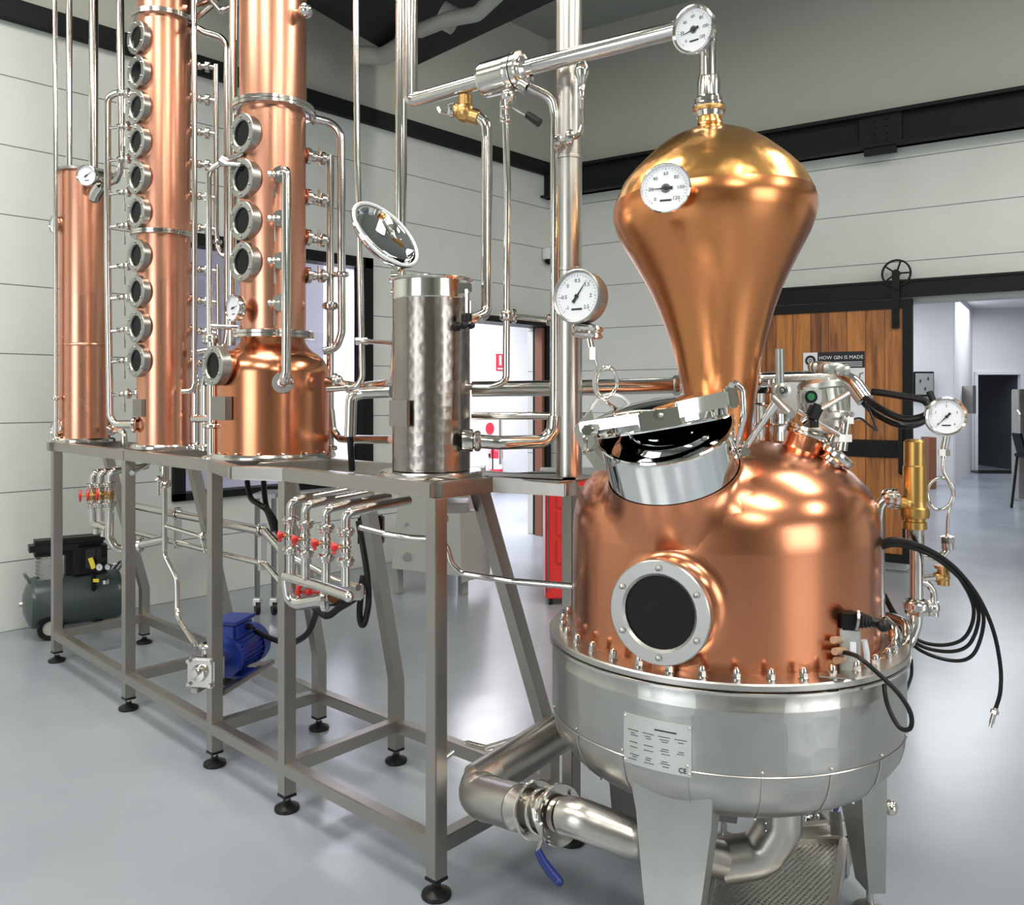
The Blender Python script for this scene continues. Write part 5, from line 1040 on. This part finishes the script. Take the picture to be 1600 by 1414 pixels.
MB().box(c0+pa*.085+UP*.105, .11, .15, .075, (u_, pa, UP), .012).box(c0+pa*.085+UP*.145, .13, .17, .014, (u_, pa, UP), .006).build('terminal_box', 'blue', pp)
MB().box(c0+pa*.09-UP*.088, .15, .13, .012, (u_, pa, UP), .003).build('foot_plate', 'blue', pp)
MB().cyl(c0+pa*.10+UP*.11-u_*-.055, c0+pa*.10+UP*.11+u_*.08, .012).build('cable_gland', 'black', pp)
ph_ = MB().box(c0-pa*.11-UP*.01, .11, .085, .11, (u_, pa, UP), .012).box(c0-pa*.165-UP*.01, .12, .018, .12, (u_, pa, UP), .008).lathe([(0, 0), (.035, 0), (.03, .02), (0, .022)], c0-pa*.174-UP*.01, -pa, 24).cyl(c0-pa*.06, c0, .03)
for i in (-1, 1):
    for j in (-1, 1): ph_.cyl(c0-pa*.186-UP*.01+u_*i*.047+UP*j*.047, c0-pa*.15-UP*.01+u_*i*.047+UP*j*.047, .009, 8)
ph_.cyl(c0-pa*.12+UP*.045, c0-pa*.12+UP*.085, .022, 16).ferrule(c0-pa*.12+UP*.085, UP, .02).cyl(c0-pa*.19-UP*.0, c0-pa*.215, .014); ph_.build('pump_head', 'steel', pp)
rl_ = MB().beam(c0-UP*.105-pa*.12+u_*.06, c0-UP*.105+pa*.32+u_*.06, .035, .02).beam(c0-UP*.105-pa*.12-u_*.06, c0-UP*.105+pa*.32-u_*.06, .035, .02)
rl_.build('mounting_rail', 'frame', pp)
hose('pump_cable', 'black ribbed cable from the blue motor up to the valves and bundle', P_([(400, 986, 3.80), (425, 998, 3.7), (455, 1004, 3.55), (480, 990, 3.4), (492, 965, 3.3), (500, 945, 3.2), (535, 940, 3.1), (560, 925, 3.05), (568, 900, 3.05)]), .0125, cat='cable')
hose('cable_bundle', 'black cable bundle hanging down the slanted leg behind the valves', P_([(560, 815, 3.2), (568, 860, 3.15), (574, 900, 3.12), (576, 940, 3.1), (570, 972, 3.1), (564, 974, 3.1), (562, 950, 3.1), (568, 900, 3.12)]), .0115, cat='cable')
hose('cable_bundle', 'second black cable draped under the valve row', P_([(488, 945, 3.15), (510, 962, 3.12), (530, 950, 3.1), (550, 938, 3.08), (566, 925, 3.05)]), .013, cat='cable')
hose('cable_bundle', 'black hose coming down behind the post below the wide copper pot', P_([(386, 752, 3.7), (392, 778, 3.65), (408, 790, 3.6), (418, 800, 3.6), (428, 830, 3.6)]), .012, cat='cable')
hose('cable_bundle', 'black hose beside the post below the wide copper pot', P_([(412, 752, 3.75), (416, 790, 3.7), (430, 815, 3.65), (440, 850, 3.6)]), .012, cat='cable')
pipe('pump_suction_pipe', 'crooked thin steel pipe going down to the blue pump head', P_([(257, 730, 4.05), (257, 868, 4.05), (276, 905, 4.02), (277, 965, 4.0), (304, 1006, 3.72), (306, 1014, 3.66)]), .0125, .08, extra=lambda m: (m.ferrule(P(257, 757, 4.05), UP, .020, 1.6, .012), m.cyl(P(257, 728, 4.05), P(257, 762, 4.05), .021), m.cyl(P(250, 747, 4.0), P(246, 750, 4.0), .018), m.cyl(P(247, 750, 4.0), P(248, 774, 4.0), .006)))
pipe('branch_pipe', 'short steel branch with a small lever valve left of the third post', P_([(258, 822, 4.05), (312, 838, 3.95), (322, 840, 3.93)]), .010, 0, extra=lambda m: (m.ball(P(316, 838, 3.93), .022), m.cyl(P(314, 842, 3.9), P(320, 864, 3.88), .005)))
pipe('open_tube_end', 'open ended dark tube poking forward under the rail', P_([(235, 722, 4.3), (206, 739, 4.0)]), .012, 0)
for i, (y0_, y1_, r_, lab) in enumerate(((786, 832, .022, 'thicker upper horizontal steel pipe running behind the frame legs'), (828, 890, .014, 'thinner lower horizontal steel pipe running behind the frame legs'))):
    pts = [V(2.22, 4.7, 0), V(2.22, 3.05, 0)]; zz = .865 if i == 0 else .71
    pipe('return_pipe', lab, [V(2.20, 5.1, zz), V(2.20, 3.62, zz), V(2.20, 3.5, zz-.06), V(2.20, 3.4, zz-.14)], r_, .05)
for y in (4.5, 3.65):
    tag(MB().box((2.20, y, .79), .03, .03, .22).torus((2.20, y, .865), V(0, 1, 0), .028, .006).torus((2.20, y, .71), V(0, 1, 0), .020, .005).build('pipe_bracket', 'steel', loc=V(2.2, y, .75)), ('small steel bracket holding the two rear pipes, left of the third post' if y > 4 else 'small steel bracket holding the two rear pipes, beside the fourth post'), 'bracket')
pipe('condensate_pipe', 'thin crooked steel pipe leaving the valve row behind the corner post', P_([(562, 824, 2.95), (600, 834, 2.9), (640, 840, 2.88), (680, 842, 2.86), (697, 850, 2.85), (705, 880, 2.85), (722, 896, 2.85), (800, 908, 2.8), (895, 916, 2.72)]), .0105, .04)
pipe('floor_drain_pipe', 'thin bent steel tube near the floor behind the corner post', P_([(820, 1150, 3.2), (760, 1168, 3.25), (728, 1160, 3.3), (700, 1182, 3.3), (690, 1190, 3.3)]), .010, .04)
for k, (px, y_) in enumerate(((560, 770), (588, 772), (616, 775), (642, 778))):
    pass
tray = thing('drip_tray', 'shallow steel bracket box under the rail behind the corner post', 'tray', P(708, 800, 2.95))
MB().box(P(712, 790, 2.95), .09, .14, .035, (RT, FW, UP), .003).box(P(712, 798, 2.93), .14, .05, .006, (RT, FW, UP)).build('body', 'satin', tray)
MB().cyl(P(698, 806, 2.92), P(698, 815, 2.92), .006).build('bolt', 'steel', tray)
eb = thing('control_box', 'small black electrical box hanging behind the slanted frame leg', 'box', P(580, 850, 3.5))
MB().box(P(580, 828, 3.5), .10, .07, .12, (RT, FW, UP), .008).build('case', 'black', eb)
MB().cyl(P(583, 855, 3.5), P(583, 905, 3.5), .008).build('cable', 'rubber', eb)
# compressor
ac = thing('air_compressor', 'dark green-grey air compressor with black motor cover by the left wall', 'compressor', P(110, 1000, 5.5)*V(1, 1, 0))
ca = (P(185, 925, 5.66)-P(47, 945, 5.38)); ca.z = 0; L = ca.length; ca.normalize(); c0 = P(47, 950, 5.38)
rT = .16; c0.z = .215
MB().lathe([(0, -.045), (.06, -.04), (.11, -.022), (rT-.006, .0), (rT, .02), (rT, L-.02), (rT-.006, L), (.11, L+.022), (.06, L+.04), (0, L+.045)], c0, ca, 40).build('tank', 'green_tank', ac)
MB().cyl(c0-ca*.06, c0-ca*.03, .016).build('tank_plug', 'satin', ac)
cs = ca.cross(UP)
MB().tube([c0+ca*.02+UP*.10+cs*.06, c0-ca*.03+UP*.18+cs*.06, c0-ca*.03+UP*.18-cs*.06, c0+ca*.02+UP*.10-cs*.06], .008, 8, .03).build('carry_handle', 'green_tank', ac)
MB().tube([c0+ca*(L-.04)+UP*.12+cs*.06, c0+ca*(L+.02)+UP*.20+cs*.05, c0+ca*(L+.02)+UP*.20-cs*.05, c0+ca*(L-.04)+UP*.12-cs*.06], .008, 8, .03).build('carry_handle', 'green_tank', ac)
MB().box(c0+ca*(L*.62)+UP*.245, .16, .24, .24, (cs, ca, UP), .035).build('motor_cover', 'plastic', ac)
MB().box(c0+ca*(L*.28)+UP*.34, .17, .30, .10, (cs, ca, UP), .03).box(c0+ca*(L*.55)+UP*.37, .17, .30, .05, (cs, ca, UP), .02).build('head_cover', 'plastic', ac)
pm = MB().box(c0+ca*(L*.20)+UP*.21, .10, .11, .15, (cs, ca, UP), .01)
for k in range(6): pm.box(c0+ca*(L*.20)+UP*(.15+.025*k), .125, .14, .006, (cs, ca, UP))
pm.disc(c0+ca*(L*.20)+UP*.20+cs*.05, cs, .035, .02); pm.build('cylinder_block', 'alu', ac)
MB().tube([c0+ca*(L*.3)+UP*.30+cs*.08, c0+ca*(L*.33)+UP*.27+cs*.11, c0+ca*(L*.33)+UP*.16+cs*.12], .006, 8, .03).build('air_pipe', 'satin', ac)
MB().box(P(146, 872, 5.42), .07, .07, .12, (RT, FW, UP), .006).cyl(P(146, 895, 5.42), P(146, 925, 5.46), .015).cyl(P(162, 872, 5.42), P(162, 880, 5.42), .015).build('pressure_switch', 'plastic', ac)
MB().box(P(146, 862, 5.42), .04, .04, .015, (RT, FW, UP)).build('switch_button', 'red', ac)
MB().box(P(144, 880, 5.37), .03, .004, .07, (dv(.9, 0, .3), FW, dv(-.3, 0, .9))).box(P(150, 907, 5.37), .035, .004, .02, (RT, FW, UP)).build('warning_tag', 'yellow', ac)
for px, r_ in ((155, .022), (168, .018)): dial_gauge(ac, P(px, 886, 5.37), -FW, r_*1.1, .015, .8, casem='plastic', inkline=False)
MB().cyl(P(160, 886, 5.40), P(182, 880, 5.40), .010).cyl(P(165, 912, 5.42), P(165, 906, 5.42), .02).build('outlet_fitting', 'steel', ac)
w0 = c0+ca*(.24)-UP*.14-cs*-.12
for sgn in (-1, 1):
    c = c0+ca*.10+cs*.13*sgn; c.z = .075; w_ = MB().lathe([(.045, -.015), (.07, -.018), (.075, -.01), (.075, .01), (.07, .018), (.045, .015)], c, cs, 28, closed=True).build('wheel', 'rubber', ac); MB().disc(c-cs*.006, cs, .046, .012).build('hub', 'duct', w_)
MB().box(c0+ca*(L*.75)-UP*.15, .16, .05, .06, (cs, ca, UP)).cyl(V((c0+ca*L*.75).x, (c0+ca*L*.75).y, 0), V((c0+ca*L*.75).x, (c0+ca*L*.75).y, .06), .025).build('front_foot', 'rubber', ac)
# machines seen through the frame
gm = thing('grey_machine_stand', 'grey tapered machine stand near the left wall, seen under the frame', 'machine', V(*cxy(672, 6.4), 0))
a, b = sd(612, 6.4), sd(700, 6.4)
MB().prism([S(a, 6.4, H-.0-(888-HZ)/FP*6.4), S(b+.10, 6.4, 0.17), S(b+.08, 6.4, .95), S(a+.07, 6.4, .95)], FW*.4).prism([S(b+.10, 6.4, 0.12), S(b+.30, 6.7, 0.12), S(b+.26, 6.7, .95), S(b+.08, 6.4, .95)], FW*.3).build('body', 'grey_paint', gm)
MB().disc(P(637, 869, 6.39), -FW, .028, .01).build('knob', 'satin', gm); MB().disc(P(636, 819, 6.39), -FW, .010, .008).build('screw_head', 'satin', gm)
MB().beam(S(a+.02, 6.6, 0), S(a+.02, 6.6, .3), .06).beam(S(b+.1, 6.6, 0), S(b+.1, 6.6, .3), .06).build('leg', 'grey_paint', gm)
tr = thing('workbench_trolley', 'small steel stand on castors near the left wall behind the posts', 'trolley', V(*cxy(425, 6.0), 0))
MB().box(S(sd(415, 5.95), 6.05, H-(768-HZ)/FP*6.2), .16, .3, .03, (RT, FW, UP)).build('top', 'sheet', tr)
for px in (402, 428):
    s_ = sd(px, 5.95); MB().beam(S(s_, 5.95, .12), S(s_, 5.95, .80), .03).build('post', 'sheet', tr)
    c = S(s_, 5.95, .05); w_ = MB().lathe([(0, -.015), (.048, -.015), (.05, 0), (.048, .015), (0, .015)], c, FW*.5+RT, 20).build('castor_wheel', 'rubber', tr); MB().box(c+UP*.04, .05, .05, .05, (RT, FW, UP), .005).build('castor_fork', 'steel', w_)
rc = thing('red_tool_cabinet', 'bright red cabinet with a grey top beside the corridor doorway', 'cabinet', V(*cxy(885, 6.3), 0))
s0_ = sd(852, 6.2); zt_ = H-(748-HZ)/FP*6.2
MB().box(S(s0_+.31, 6.45, (.05+zt_)/2), .62, .5, zt_-.05, (RT, FW, UP), .008).build('body', 'red', rc)
MB().box(S(s0_+.31, 6.45, zt_+.02), .66, .54, .04, (RT, FW, UP), .006).build('top', 'sheet', rc)
MB().beam(S(s0_+.02, 6.19, .1), S(s0_+.02, 6.19, zt_), .012).build('edge_strip', 'pale_steel', rc)
for k in range(3):
    dd = MB().box(S(s0_+.33, 6.195, zt_-.12-.2*k), .5, .02, .17, (RT, FW, UP), .004).build('drawer', 'red', rc); MB().box(S(s0_+.33, 6.18, zt_-.06-.2*k), .4, .02, .02, (RT, FW, UP)).build('drawer_handle', 'pale_steel', dd)
for px in (856, 930): MB().lathe([(0, -.015), (.04, -.015), (.04, .015), (0, .015)], S(sd(px, 6.25)+.02, 6.25, .04), RT, 16).build('castor_wheel', 'rubber', rc)
